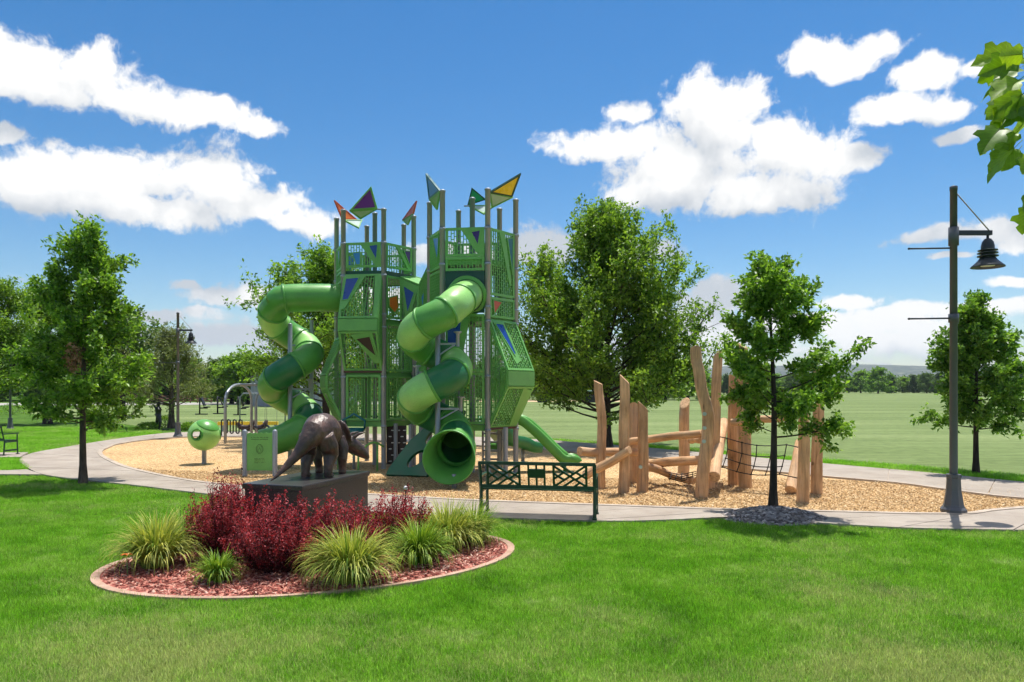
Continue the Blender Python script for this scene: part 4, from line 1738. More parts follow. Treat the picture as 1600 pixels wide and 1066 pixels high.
# ------------------------------------------------------------------ log climber
def wood_mat():
    m, N, L = new_mat('weathered_log')
    out = N.new('ShaderNodeOutputMaterial')
    b = N.new('ShaderNodeBsdfPrincipled')
    L.new(b.outputs[0], out.inputs[0])
    tc = N.new('ShaderNodeTexCoord')
    oi = N.new('ShaderNodeObjectInfo')
    mp = N.new('ShaderNodeMapping')
    mp.inputs['Scale'].default_value = (1, 1, .07)
    ad = N.new('ShaderNodeVectorMath')
    ad.operation = 'ADD'
    L.new(tc.outputs['Object'], ad.inputs[0])
    sc = N.new('ShaderNodeVectorMath')
    sc.operation = 'SCALE'
    sc.inputs[0].default_value = (31, 17, 5)
    L.new(oi.outputs['Random'], sc.inputs['Scale'])
    L.new(sc.outputs[0], ad.inputs[1])
    L.new(ad.outputs[0], mp.inputs[0])
    n1 = N.new('ShaderNodeTexNoise')
    n1.inputs['Scale'].default_value = 26
    n1.inputs['Detail'].default_value = 7
    n1.inputs['Roughness'].default_value = .65
    n1.inputs['Distortion'].default_value = .3
    L.new(mp.outputs[0], n1.inputs['Vector'])
    cr = N.new('ShaderNodeValToRGB')
    e = cr.color_ramp.elements
    cols = [(.28, RGB(84, 60, 42)), (.37, RGB(178, 140, 102)), (.55, RGB(212, 170, 128)), (.8, RGB(222, 194, 160))]
    while len(e) < len(cols):
        e.new(.5)
    for i, (p, c) in enumerate(cols):
        e[i].position = p
        e[i].color = c
    L.new(n1.outputs['Fac'], cr.inputs[0])
    n2 = N.new('ShaderNodeTexNoise')
    n2.inputs['Scale'].default_value = 2.2
    n2.inputs['Detail'].default_value = 4
    L.new(ad.outputs[0], n2.inputs['Vector'])
    mr = N.new('ShaderNodeMapRange')
    mr.inputs[1].default_value = .3
    mr.inputs[2].default_value = .7
    mr.inputs[3].default_value = .72
    mr.inputs[4].default_value = 1.18
    L.new(n2.outputs['Fac'], mr.inputs[0])
    # knots
    vo = N.new('ShaderNodeTexVoronoi')
    vo.inputs['Scale'].default_value = 2.2
    L.new(ad.outputs[0], vo.inputs['Vector'])
    kr = N.new('ShaderNodeMapRange')
    kr.inputs[1].default_value = .05
    kr.inputs[2].default_value = .11
    kr.inputs[3].default_value = .42
    kr.inputs[4].default_value = 1.0
    L.new(vo.outputs['Distance'], kr.inputs[0])
    mu = N.new('ShaderNodeMath')
    mu.operation = 'MULTIPLY'
    L.new(mr.outputs[0], mu.inputs[0])
    L.new(kr.outputs[0], mu.inputs[1])
    vs = N.new('ShaderNodeVectorMath')
    vs.operation = 'SCALE'
    L.new(cr.outputs[0], vs.inputs[0])
    L.new(mu.outputs[0], vs.inputs['Scale'])
    n5 = N.new('ShaderNodeTexNoise')
    n5.inputs['Scale'].default_value = 1.3
    n5.inputs['Detail'].default_value = 6
    L.new(ad.outputs[0], n5.inputs['Vector'])
    wr_ = N.new('ShaderNodeMapRange')
    wr_.inputs[1].default_value = .48
    wr_.inputs[2].default_value = .72
    wr_.inputs[4].default_value = .6
    L.new(n5.outputs['Fac'], wr_.inputs[0])
    gm = N.new('ShaderNodeMixRGB')
    L.new(wr_.outputs[0], gm.inputs[0])
    L.new(vs.outputs[0], gm.inputs[1])
    gm.inputs[2].default_value = RGB(170, 148, 126)
    L.new(gm.outputs[0], b.inputs['Base Color'])
    b.inputs['Roughness'].default_value = .75
    b.inputs['Specular IOR Level'].default_value = .25
    bp = N.new('ShaderNodeBump')
    bp.inputs['Distance'].default_value = .01
    L.new(n1.outputs['Fac'], bp.inputs['Height'])
    L.new(bp.outputs[0], b.inputs['Normal'])
    return m


MAT['log'] = wood_mat()
climber = thing('log_climber', 'natural peeled log climber with upright posts, cross beams and a rope net', 'log climber', G(1100, 770))
K0 = Vector(climber.location)
log_rng = random.Random(8)


def make_log(name, p0, p1, r0, r1, bend=None, cut=0.0, seg=18, rough=.05):
    """peeled log from p0 to p1; bend = list of (t, dx) sideways in world x; cut = slant of the top"""
    p0, p1 = Vector(p0), Vector(p1)
    ax = p1 - p0
    L_ = ax.length
    rot = ax.to_track_quat('Z', 'Y').to_matrix()
    inv = rot.inverted()
    m = MB()
    nz = 16
    vs, fs = [], []
    ph = log_rng.uniform(0, 6.28)
    k1, k2 = log_rng.uniform(.6, 1.2), log_rng.uniform(1.5, 2.5)
    caz = log_rng.uniform(0, 6.28)
    lx = inv @ Vector((1, 0, 0))
    for i in range(nz + 1):
        t = i / nz
        r = r0 + (r1 - r0) * t
        off = Vector((0, 0, 0))
        if bend:
            for a, b in zip(bend, bend[1:]):
                if a[0] <= t <= b[0]:
                    u = (t - a[0]) / (b[0] - a[0])
                    u = u * u * (3 - 2 * u)
                    off = lx * (a[1] + (b[1] - a[1]) * u)
        off = off + Vector((math.sin(t * 5 * k1 + ph), math.cos(t * 4 * k2 + ph), 0)) * rough * .18
        for k in range(seg):
            a = 2 * math.pi * k / seg
            rr = r * (1 + rough * (.5 * math.sin(2 * a + ph + t * 2) + .5 * math.sin(3 * a - ph * 2 + t * 5) + .4 * math.sin(t * 17 * k1 + a)))
            z = t * L_
            if i == nz and cut:
                z += cut * r * math.cos(a - caz)
            if i == nz - 1:
                z = L_ * t - (.04 + abs(cut) * r * .55 if cut else 0)
            vs.append(Vector((rr * math.cos(a), rr * math.sin(a), z)) + off)
    for i in range(nz):
        for k in range(seg):
            k_ = (k + 1) % seg
            fs.append([i * seg + k, i * seg + k_, (i + 1) * seg + k_, (i + 1) * seg + k])
    m.add(vs, fs, 0, True)
    # rounded-over ends
    for base, flip, zc in ((0, True, -1), (nz * seg, False, 1)):
        ring = vs[base:base + seg]
        c = sum(ring, Vector()) / seg
        inner = [c + (v - c) * .86 + Vector((0, 0, zc * r1 * .10)) for v in ring]
        b0 = len(m.v)
        m.add(ring + inner, [[k, (k + 1) % seg, seg + (k + 1) % seg, seg + k] if not flip else [seg + k, seg + (k + 1) % seg, (k + 1) % seg, k] for k in range(seg)], 0, True)
        m.add(inner, [list(range(seg)) if not flip else list(range(seg))[::-1]], 0)
    o = m.build(name, MAT['log'], climber)
    o.location = p0 - K0
    o.rotation_mode = 'QUATERNION'
    o.rotation_quaternion = ax.to_track_quat('Z', 'Y')
    return o


def log_post(u, vb, ut, vt, wpx, bend=None, cut=.6, taper=.86):
    b = G(u, vb)
    r = wpx / 2 / FPX * b.y
    t = P(ut, vt, b.y)
    return make_log('log_post', b - Vector((0, 0, .05)), t, r, r * taper, bend, cut)


posts = {
    1: log_post(938, 765, 936, 598, 16, [(0, 0), (.6, .05), (1, -.02)], .5),
    2: log_post(975, 772, 976, 593, 18, None, 1.0),
    3: log_post(989, 756, 990, 634, 16, None, .8),
    4: log_post(1004, 770, 1005, 634, 18, None, .9),
    5: log_post(1068, 747, 1070, 630, 18, None, 1.1),
    6: log_post(1097, 779, 1092, 545, 21, [(0, 0), (.55, .14), (.78, .02), (1, -.05)], .5, .8),
    7: log_post(1113, 764, 1122, 552, 17, None, .9),
    8: log_post(1165, 763, 1160, 540, 21, None, .6),
    9: log_post(1146, 759, 1146, 593, 18, None, 1.0),
    10: log_post(1255, 787, 1257, 640, 19, None, .8),
    11: log_post(1275, 773, 1280, 578, 18, None, .7),
}


def Yb(i):
    return (posts[i].location + K0).y


def beam(u0, v0, Y0, u1, v1, Y1, wpx, cut=.3):
    a, b = P(u0, v0, Y0), P(u1, v1, Y1)
    r = wpx / 2 / FPX * (Y0 + Y1) / 2
    return make_log('log_beam', a, b, r, r * .9, None, cut)


beam(982, 690, Yb(3) - .2, 1098, 677, Yb(6) + .25, 13)
beam(906, 706, Yb(1) - .25, 994, 707, Yb(3) - .3, 14)
beam(914, 744, 14.6, 984, 704, Yb(2) - .25, 15)
beam(1005, 727, Yb(4) + .25, 1050, 742, 15.9, 13)
beam(1008, 726, Yb(3) + .2, 1098, 718, Yb(6) + .45, 15)
beam(1116, 746, 13.9, 1130, 660, 16.3, 17)
beam(1079, 688, 16.0, 1098, 687, Yb(6) + .3, 11)
beam(1143, 660, Yb(8) - .2, 1232, 652, Yb(11) + .1, 12)
beam(1236, 766, 14.2, 1250, 692, 15.2, 17)
beam(1048, 744, 15.8, 1085, 752, 15.2, 12)
# rope net
m = MB()
Lp, Rp = [], []
NY = 15.1
rows = [((1136, 685), (1229, 695)), ((1137, 702), (1226, 712)), ((1134, 716), (1222, 729)), ((1129, 730), (1218, 741))]
grid = []
for (a, b) in rows:
    line = []
    for i in range(9):
        t = i / 8
        sag = math.sin(math.pi * t) * 6
        p = P(a[0] + (b[0] - a[0]) * t, a[1] + (b[1] - a[1]) * t + sag, NY - .5 * t)
        line.append(p)
    grid.append(line)
    m.tube(line, .011, 6)
for k in (0, 2, 4, 6, 8):
    m.tube([g_[k] for g_ in grid], .010, 6)
for g_ in grid:
    for p in g_[::2]:
        m.lathe([(.001, -.02), (.02, -.01), (.02, .01), (.001, .02)], 6, p)
rn = m.build('rope_net', MAT['rope'], climber)
rn.location = -K0
m = MB()
m.tube([grid[0][8], P(1252, 700, Yb(10))], .011, 6)
m.tube([grid[3][8], P(1250, 748, Yb(10))], .011, 6)
m.tube([grid[0][0], P(1112, 680, Yb(7))], .011, 6)
m.tube([grid[3][0], P(1112, 735, Yb(7))], .011, 6)
# loose net low down between the posts
for k in range(4):
    m.tube([P(1045, 738 + 3 * k, 15.6), P(1062, 742 + 3.5 * k, 15.4), P(1088, 737 + 3 * k, 15.2)], .01, 5)
for k in range(5):
    m.tube([P(1050 + 8 * k, 739, 15.5), P(1046 + 9 * k, 750, 15.3)], .01, 5)
rn = m.build('rope', MAT['rope'], climber)
rn.location = -K0
for (u, v, Y) in ((1101, 647, Yb(6) - .16), (1101, 669, Yb(6) - .16), (1100, 690, Yb(6) - .16), (1001, 730, Yb(4) - .13), (1160, 652, Yb(8) - .16)):
    m = MB()
    p = P(u, v, Y)
    m.tube([p + Vector((0, .03, 0)), p + Vector((0, -.012, 0))], .035, 12)
    pl = m.build('bolt_cap', MAT['paleplate'], climber)
    pl.location = -K0


# ------------------------------------------------------------------ bench
def make_bench(label, loc, rz):
    """seat faces local +y, the camera sees the back; 1.83 m long"""
    t = thing('park_bench', label, 'bench', loc, rz)
    W = 1.80
    hb = .86
    mt = MAT['bench']

    def part(name, m):
        return m.build(name, mt, t)
    for sx in (-1, 1):
        x = sx * W / 2
        m = MB()
        m.tube([(x, 0, 0), (x, .03, .42), (x, .0, .50), (x, -.10, hb)], .028, 4, True, 0, False)
        m.box((x, -.0, .012), (.07, .08, .024))
        part('back_leg', m)
        m = MB()
        m.tube([(x, .52, 0), (x, .50, .42), (x, .50, .62)], .026, 4, True, 0, False)
        m.box((x, .52, .012), (.07, .08, .024))
        part('front_leg', m)
        m = MB()
        m.bar((x, -.04, .64), (x, .54, .64), .055, .03)
        part('armrest', m)
        m = MB()
        m.bar((x, .02, .14), (x, .52, .14), .03, .05)
        m.bar((x, .02, .40), (x, .52, .40), .03, .05)
        part('stretcher', m)
    # seat of slats
    for k in range(8):
        m = MB()
        m.bar((-W / 2, .06 + k * .062, .435), (W / 2, .06 + k * .062, .435), .045, .02)
        part('slat', m)

    def bp(s, h):
        """point of the back plane: s along, h height"""
        f = (h - .46) / (hb - .46)
        return Vector((s * W / 2, -.0 - .10 * f, h))
    n = (bp(1, .5) - bp(-1, .5)).cross(bp(-1, .8) - bp(-1, .5)).normalized()
    m = MB()
    m.bar(bp(-1.02, hb), bp(1.02, hb), .05, .05)
    part('top_rail', m)
    m = MB()
    m.bar(bp(-1, .485), bp(1, .485), .04, .055)
    part('lower_rail', m)
    lo, hi = .50, hb - .02

    def lp(s0, s1, a, b):
        return bp(s0 + (s1 - s0) * a, lo + (hi - lo) * b)
    for s0, s1 in ((-.86, -.30), (.30, .86)):
        m = MB()
        w, th = .036, .024
        m.bar(lp(s0, s1, 0, 0), lp(s0, s1, 0, 1), w, th, n)
        m.bar(lp(s0, s1, 1, 0), lp(s0, s1, 1, 1), w, th, n)
        # chippendale strips: one full diagonal, parallel shorts either side
        L = lambda a, b, c, d: m.bar(lp(s0, s1, a, b), lp(s0, s1, c, d), w * .85, th, n)
        L(0, 0.0, 1, 1.0)
        L(0, .36, .32, .68)
        L(0, .96, .50, .50)
        L(0, .62, .34, .30)
        L(.22, 1, .62, .60)
        L(.50, .50, 1, .02)
        L(.68, .68, 1, .40)
        L(.28, 0, .62, .35)
        L(.66, .32, 1, .66)
        L(.62, 0, .78, .18)
        part('back_lattice', m)
    for s, z0, z1 in ((-.14, .50, .85), (0, .50, .64), (0, .77, .85), (.14, .50, .85)):
        m = MB()
        m.bar(bp(s, z0), bp(s, z1), .03, .022, n)
        part('back_upright', m)
    m = MB()
    m.prism([bp(-.155, .635), bp(.155, .635), bp(.155, .775), bp(-.155, .775)], n, .03)
    part('plaque', m)
    return t


bl, br = G(760, 812), G(920, 817)
dirb = (br - bl)
bc = (bl + br) / 2
bc.z = .05
bench = make_bench('dark green metal bench with lattice back facing the climbing tower', bc, math.atan2(dirb.y, dirb.x))
b2 = make_bench('dark green metal bench beside the path at the left edge', G(-36, 714) + Vector((0, 0, .05)), R(-8))


# ------------------------------------------------------------------ lamp posts
def make_lamp(label, loc, rz=0.0, s=1.0):
    t = thing('lamp_post', label, 'street lamp', loc, rz)
    t.scale = (s, s, s)
    m = MB()
    m.lathe([(.001, .0), (.20, 0), (.20, .05), (.165, .09), (.15, .13), (.115, .36), (.105, .56), (.115, .57), (.115, .62), (.06, .63)], 8, (0, 0, 0), 0, False)
    m.build('base', MAT['lamp'], t)
    m = MB()
    m.lathe([(.062, .6), (.055, 5.28), (.06, 5.28), (.06, 5.34), (.001, 5.36)], 16)
    m.build('pole', MAT['lamp'], t)
    m = MB()
    for z, h in ((4.52, .30), (3.18, .14)):
        m.lathe([(.058, z - h / 2), (.078, z - h / 2), (.078, z + h / 2), (.058, z + h / 2)], 16)
    m.build('collar', MAT['lamp'], t)
    m = MB()
    m.bar((.05, 0, 4.58), (.62, 0, 4.58), .06, .075)
    arm = m.build('arm', MAT['lamp_dark'], t)
    m = MB()
    m.tube([(.03, 0, 5.25), (.58, 0, 4.62)], .010, 6)
    m.build('stay_rod', MAT['kerb'], arm)
    m = MB()
    m.lathe([(.02, 4.56), (.02, 4.49), (.05, 4.48), (.085, 4.43), (.10, 4.36), (.10, 4.30)], 20, (.56, 0, 0))
    m.lathe([(.10, 4.305), (.145, 4.30), (.145, 4.285), (.10, 4.28), (.10, 4.26), (.15, 4.255), (.15, 4.24), (.10, 4.235), (.10, 4.21), (.155, 4.205), (.155, 4.19), (.105, 4.18)], 20, (.56, 0, 0))
    hd = m.build('lamp_head', MAT['lamp_dark'], t)
    m = MB()
    m.lathe([(.105, 4.185), (.15, 4.12), (.245, 4.03), (.25, 4.015), (.24, 4.015), (.14, 4.10), (.09, 4.16)], 24, (.56, 0, 0))
    m.build('lamp_shade', MAT['lamp_dark'], hd)
    m = MB()
    m.lathe([(.001, 4.03), (.10, 4.035), (.125, 4.09), (.10, 4.15)], 16, (.56, 0, 0))
    m.build('lens', MAT['bulb'], hd)
    for z in (4.33, 3.18):
        m = MB()
        m.tube([(-.05, 0, z), (-.72, 0, z - .01)], .014, 8)
        m.lathe([(.001, -.02), (.022, -.012), (.022, .012), (.001, .02)], 8, (-.73, 0, z - .01))
        m.build('banner_arm', MAT['lamp_dark'], t)
    return t


gl = G(1490, 805)
gl.z = .05
make_lamp('bronze lamp post with bell shade and two banner arms at the right edge', gl)
gl = G(278, 684.5)
gl.z = .05
make_lamp('dark lamp post with bell shade beside the path left of the tower', gl, 0, .96)
gl = G(16, 671)
make_lamp('dark lamp post among the trees at the far left', gl, 0, .92)

# ------------------------------------------------------------------ sphere cabin
sp = G(319, 726)
cab = thing('sphere_cabin', 'green play sphere with round openings on a short post', 'play sphere', sp)
bm = bmesh.new()
rad = .42
bmesh.ops.create_uvsphere(bm, u_segments=64, v_segments=40, radius=rad)
hs = [(Vector((math.cos(R(a_)), math.sin(R(a_)), .08)), .36) for a_ in (-94, 26, 146)]
dele = []
for f in bm.faces:
    c = f.calc_center_median().normalized()
    for d, a in hs:
        if c.angle(d.normalized()) < a:
            dele.append(f)
            break
bmesh.ops.delete(bm, geom=list(set(dele)), context='FACES')
# round the hole edges onto true circles
for v in bm.verts:
    if v.is_boundary:
        n_ = v.co.normalized()
        for d, a in hs:
            dn = d.normalized()
            if n_.angle(dn) < a + .12:
                axis = (n_ - dn * n_.dot(dn)).normalized()
                v.co = (dn * math.cos(a) + axis * math.sin(a)) * rad
for f in bm.faces:
    f.smooth = True
me = bpy.data.meshes.new('shell')
bm.to_mesh(me)
bm.free()
o = obj('shell', me, MAT['green_pale'], cab, (0, 0, .80))
sd = o.modifiers.new('thickness', 'SOLIDIFY')
sd.thickness = .035
m = MB()
for d, a in hs:
    dn = d.normalized()
    x = dn.cross(Vector((0, 0, 1))).normalized()
    y = x.cross(dn)
    pts = [dn * math.cos(a) * rad + (x * math.cos(t) + y * math.sin(t)) * math.sin(a) * rad for t in np.linspace(0, 2 * math.pi, 28)]
    m.tube(pts, .022, 8, False)
m.build('opening_rim', MAT['green_mid'], cab, (0, 0, .80))
m = MB()
prof = [(rad * 1.012 * math.sin(a), rad * 1.012 * math.cos(a)) for a in np.linspace(.01, .78, 10)]
prof += [(rad * .99 * math.sin(.80), rad * .99 * math.cos(.80))]
m.lathe(prof, 40)
cp = m.build('cap', MAT['green_mid'], cab, (0, 0, .80))
cp.rotation_euler = (R(12), R(26), 0)
m = MB()
m.lathe([(.06, 0), (.06, .38), (.10, .40), (.10, .43)], 14)
m.build('post', MAT['steel'], cab)

# ------------------------------------------------------------------ sign panel
sg = thing('sign_panel', 'green playground sign panel between two grey posts behind the statue', 'sign', G(406, 746))
sw = 41 / FPX * sg.location.y
for sx in (-1, 1):
    m = MB()
    m.lathe([(.058, 0), (.058, 1.06), (.045, 1.10), (.001, 1.115)], 14, (sx * (sw / 2 + .045), 0, 0))
    m.build('post', MAT['steel'], sg)
m = MB()
top = []
NN = 26
pts = [(-sw / 2 + .01, 0, .16), (sw / 2 - .01, 0, .16)]
for i in range(NN + 1):
    s = sw / 2 - .01 - (sw - .02) * i / NN
    pts.append((s, 0, 1.03 + .010 * math.sin(i * 1.15)))
m.prism(pts, (0, 1, 0), .03)
pn = m.build('panel', MAT['green'], sg)
MAT['engraved'] = mk('engraved_lettering', RGB(78, 112, 58), .6, .1, 8)
m = MB()
rr = random.Random(2)


def text_row(z, x0, x1, h):
    x = x0
    while x < x1:
        w = rr.uniform(.010, .020)
        m.box((x + w / 2, -.0165, z), (w, .004, h * rr.uniform(.75, 1)))
        x += w + (.008 if rr.random() > .2 else .022)


for z, h in ((.93, .022), (.885, .022)):
    text_row(z, -sw * .32, sw * .32, h)
for z in (.44, .41, .38, .35):
    text_row(z, -sw * .2, sw * .2, .014)
ring = [(sw * .13 * math.cos(t), -.0165, .66 + .105 * math.sin(t)) for t in np.linspace(0, 2 * math.pi, 28)]
m.tube(ring, .006, 6, False)
ring = [(sw * .09 * math.cos(t), -.0165, .66 + .075 * math.sin(t)) for t in np.linspace(0, 2 * math.pi, 28)]
m.tube(ring, .004, 6, False)
m.bar((-.03, -.0165, .62), (0, -.0165, .70), .010, .004, (0, 1, 0))
m.bar((.03, -.0165, .62), (0, -.0165, .70), .010, .004, (0, 1, 0))
m.build('engraving', MAT['engraved'], pn)

# ------------------------------------------------------------------ swing frame
sw0 = thing('swing_set', 'grey arched swing set behind the sphere cabin', 'swing set', G(395, 693))
Z0 = Vector(sw0.location)


def swp(name, m, mat):
    o = m.build(name, mat, sw0)
    o.location = -Z0
    return o


def arch(p, q, h, r=.055):
    """inverted U between ground points p and q"""
    p, q = Vector(p), Vector(q)
    d = (q - p)
    pts = [p]
    rr_ = d.length / 2
    hs_ = h - min(rr_, .6)
    for i in range(13):
        a = math.pi * i / 12
        c = p.lerp(q, .5 - .5 * math.cos(a))
        pts.append(Vector((c.x, c.y, hs_ + min(rr_, .6) * math.sin(a))))
    pts.append(q)
    m = MB()
    m.tube(pts, r, 12)
    return m


pA, pB, pC, pD = G(352, 694), G(393, 686), G(400, 686), G(486, 684)
hA = (P(372, 601, pA.y).z)
swp('arch_leg', arch(pA, pB, hA), MAT['steel'])
swp('arch_leg', arch(pC, pD, hA * 1.0), MAT['steel'])
m = MB()
a_, b_ = (pA + pB) / 2, (pC + pD) / 2
m.tube([(a_.x, a_.y, hA), (b_.x, b_.y, hA)], .05, 12)
swp('top_beam', m, MAT['steel'])
for k, f in enumerate((.45, .72)):
    c = a_.lerp(b_, f)
    m = MB()
    for s in (-.22, .22):
        m.tube([(c.x + s, c.y, hA - .03), (c.x + s * .9, c.y, .55)], .008, 5)
    o = swp('swing_chain', m, MAT['steel'])
    m = MB()
    pts = [(c.x - .2, c.y, .56), (c.x - .1, c.y, .47), (c.x + .1, c.y, .47), (c.x + .2, c.y, .56)]
    for i in range(3):
        m.bar(pts[i], pts[i + 1], .2, .03)
    m.build('swing_seat', MAT['rubber'], o)

# ------------------------------------------------------------------ bike rack, spring riders, yellow beam
bk = thing('bike_rack', 'black wave bike rack on the path behind the play sphere', 'bike rack', G(365, 683))
pts = []
m = MB()
sc_ = bk.location.y / FPX
w_ = 9.2 * sc_
x = -19 * sc_
hgt = 27 * sc_
pts = [(x, 0, .05)]
for k in range(4):
    for i in range(9):
        a = math.pi - math.pi * i / 8
        pts.append((x + w_ / 4 + w_ / 4 * math.cos(a), 0, hgt - w_ / 4 + w_ / 4 * math.sin(a)))
    x += w_ / 2
    if k < 3:
        for i in range(9):
            a = math.pi + math.pi * i / 8
            pts.append((x + w_ / 4 + w_ / 4 * math.cos(a), 0, .22 + w_ / 4 * math.sin(a)))
        x += w_ / 2
pts.append((x, 0, .05))
m.tube(pts, .03, 8)
m.build('rack_tube', MAT['black'], bk)
m = MB()
m.lathe([(.001, 0), (.07, 0), (.07, .055), (.03, .06)], 12, (pts[0][0], 0, 0))
m.lathe([(.001, 0), (.07, 0), (.07, .055), (.03, .06)], 12, (pts[-1][0], 0, 0))
m.build('foot_plate', MAT['black'], bk)

for i, (u, lab) in enumerate(((384, 'brown spring rider left of the swing leg'), (404, 'brown spring rider right of the swing leg'))):
    sr = thing('spring_rider', lab, 'spring rider', G(u, 683))
    m = MB()
    m.tube([(.08 * math.cos(t), .08 * math.sin(t), .02 + .3 * t / 31.4) for t in np.linspace(0, 31.4, 90)], .014, 5)
    m.build('spring', MAT['black'], sr)
    m = MB()
    m.tube([(-.32, 0, .62), (-.28, 0, .46), (-.1, 0, .38), (.12, 0, .38), (.28, 0, .5), (.34, 0, .72)], [.05, .10, .13, .13, .11, .06], 10)
    sd_ = m.build('seat', MAT['wall_brown'], sr)
    m = MB()
    m.tube([(.24, -.18, .62), (.24, .18, .62)], .018, 8)
    m.build('handle', MAT['steel'], sd_)
yb = thing('balance_beam', 'yellow balance beam on the grass behind the bike rack', 'balance beam', G(395, 676))
m = MB()
m.bar((-1.6, 0, .42), (1.1, .2, .42), .18, .16)
m.build('beam', MAT['yellow'], yb)
for x in (-1.4, -.2, 1.0):
    m = MB()
    m.lathe([(.05, 0), (.05, .35)], 10, (x, .1, 0))
    m.build('leg', MAT['steel'], yb)

# ------------------------------------------------------------------ stake lights
def stake(u, v, h, label):
    t = thing('stake_light', label, 'garden light', G(u, v))
    m = MB()
    m.lathe([(.008, 0), (.008, h - .05), (.014, h - .05), (.014, h)], 8)
    m.build('stake', MAT['black'], t)
    m = MB()
    m.lathe([(.012, h), (.032, h + .015), (.034, h + .04), (.024, h + .06), (.001, h + .065)], 12)
    m.build('lens', MAT['bulb'], t)


stake(634, 812, .47, 'thin stake light with white globe right of the red shrubs')

# ------------------------------------------------------------------ plinth and bronze dinosaur
PLN, PLL = Vector((-2.56, 8.95)), Vector((-3.33, 9.20))
ldir = Vector((.30, .95)).normalized()
wdir = Vector((-ldir.y, ldir.x))
PH = .90
pc = PLN + wdir * .41 + ldir * .83
plinth = thing('plinth', 'polished dark granite plinth under the dinosaur statue', 'plinth', (pc.x, pc.y, 0), math.atan2(ldir.y, ldir.x))
m = MB()
m.box((0, 0, PH / 2 - .04), (1.66, .82, PH - .08 + .02), None, 0, .008)
m.build('block', MAT['granite'], plinth)
m = MB()
m.box((0, 0, PH - .035), (1.70, .86, .07), None, 0, .012)
m.build('cap_slab', MAT['granite'], plinth)

dino_o = Vector((-2.57, 10.0, PH))
dino_rz = math.atan2(1.0, .17)


def loft(m, rings, seg=36):
    """rings: (centre, tangent-up frame halfwidth, halfheight); x axis forward"""
    vs, fs = [], []
    n = len(rings)
    for i, (c, w, h) in enumerate(rings):
        c = Vector(c)
        a = Vector(rings[max(i - 1, 0)][0])
        b = Vector(rings[min(i + 1, n - 1)][0])
        t = (b - a).normalized()
        x = t.cross(Vector((0, 0, 1)))
        if x.length < .2:
            x = Vector((0, -1, 0))
        x.normalize()
        y = x.cross(t)
        for k in range(seg):
            an = 2 * math.pi * k / seg
            vs.append(c + x * math.cos(an) * w + y * math.sin(an) * h)
    for i in range(n - 1):
        for k in range(seg):
            k2 = (k + 1) % seg
            fs.append([i * seg + k, i * seg + k2, (i + 1) * seg + k2, (i + 1) * seg + k])
    fs.append(list(range(seg))[::-1])
    fs.append([(n - 1) * seg + k for k in range(seg)])
    m.add(vs, fs, 0, True)


m = MB()
# tail, trunk, neck (x forward)
loft(m, [((-.98, .40, .015), .014, .014), ((-.90, .36, .06), .026, .026), ((-.76, .26, .19), .046, .05), ((-.62, .15, .34), .07, .078),
         ((-.50, .06, .50), .115, .13), ((-.36, .01, .61), .185, .19), ((-.18, 0, .66), .235, .22), ((.02, 0, .65), .255, .235),
         ((.18, 0, .60), .235, .22), ((.32, 0, .545), .20, .195), ((.44, -.05, .51), .155, .15), ((.54, -.13, .47), .13, .13)])
# head
loft(m, [((.46, -.06, .48), .12, .12), ((.58, -.18, .43), .13, .13), ((.67, -.28, .36), .11, .115), ((.74, -.37, .28), .075, .085), ((.79, -.43, .22), .045, .055), ((.81, -.46, .18), .018, .03)])
# legs
for sy in (-1, 1):
    m.tube([(-.26, sy * .13, .58), (-.20, sy * .17, .42), (-.14, sy * .18, .30), (-.24, sy * .18, .16), (-.25, sy * .18, .07), (-.23, sy * .18, .0)], [.14, .15, .12, .075, .066, .075], 14)
    loft(m, [((-.28, sy * .18, .03), .05, .03), ((-.20, sy * .18, .035), .072, .035), ((-.13, sy * .18, .02), .06, .02)], 12)
    m.tube([(.32, sy * .12, .50), (.33, sy * .19, .36), (.29, sy * .205, .22), (.33, sy * .19, .10), (.34, sy * .19, 0)], [.12, .105, .08, .062, .065], 14)
    loft(m, [((.29, sy * .19, .025), .045, .025), ((.36, sy * .19, .03), .062, .03), ((.42, sy * .19, .018), .05, .018)], 12)
    # brow horns
    m.tube([(.60 + sy * .03, sy * .06 - .20, .49), (.66 + sy * .04, sy * .07 - .29, .56), (.72 + sy * .04, sy * .075 - .39, .59)], [.034, .026, .009], 10)
m.tube([(.74, -.37, .34), (.78, -.41, .41)], [.03, .008], 8)
# frill: dished plate rising behind the head
fr = []
seg = 22
for rr_, dx, dz in ((.02, .0, 0), (.12, -.02, .02), (.21, -.06, .06), (.27, -.10, .10)):
    pass
vs, fs = [], []
cen = Vector((.50, -.13, .575))
nx = Vector((.80, -.60, .42)).normalized()
sidev = Vector((.60, .80, 0))
up_ = nx.cross(sidev).normalized()
for layer, off in ((0, .02), (1, -.02)):
    for ri, rr_ in enumerate((.0, .09, .155, .195)):
        for k in range(seg):
            a = 2 * math.pi * k / seg
            scal = 1 + (.05 * math.cos(a * 11) if ri == 3 else 0)
            p = cen + sidev * math.cos(a) * rr_ * .92 * scal + up_ * math.sin(a) * rr_ * scal + nx * (off + rr_ * rr_ * 1.3 - .02)
            vs.append(p)
for layer in (0, 1):
    b = layer * 4 * seg
    for ri in range(3):
        for k in range(seg):
            k2 = (k + 1) % seg
            f = [b + ri * seg + k, b + ri * seg + k2, b + (ri + 1) * seg + k2, b + (ri + 1) * seg + k]
            fs.append(f if layer == 0 else f[::-1])
for k in range(seg):
    k2 = (k + 1) % seg
    fs.append([3 * seg + k, 3 * seg + k2, 7 * seg + k2, 7 * seg + k])
m.add(vs, fs, 0, True)
dn = m.build('dinosaur_statue', MAT['bronze'])
dn.location = dino_o
dn.rotation_euler = (0, 0, dino_rz)
dn.scale = (.78, .90, .96)
rm = dn.modifiers.new('fuse', 'REMESH')
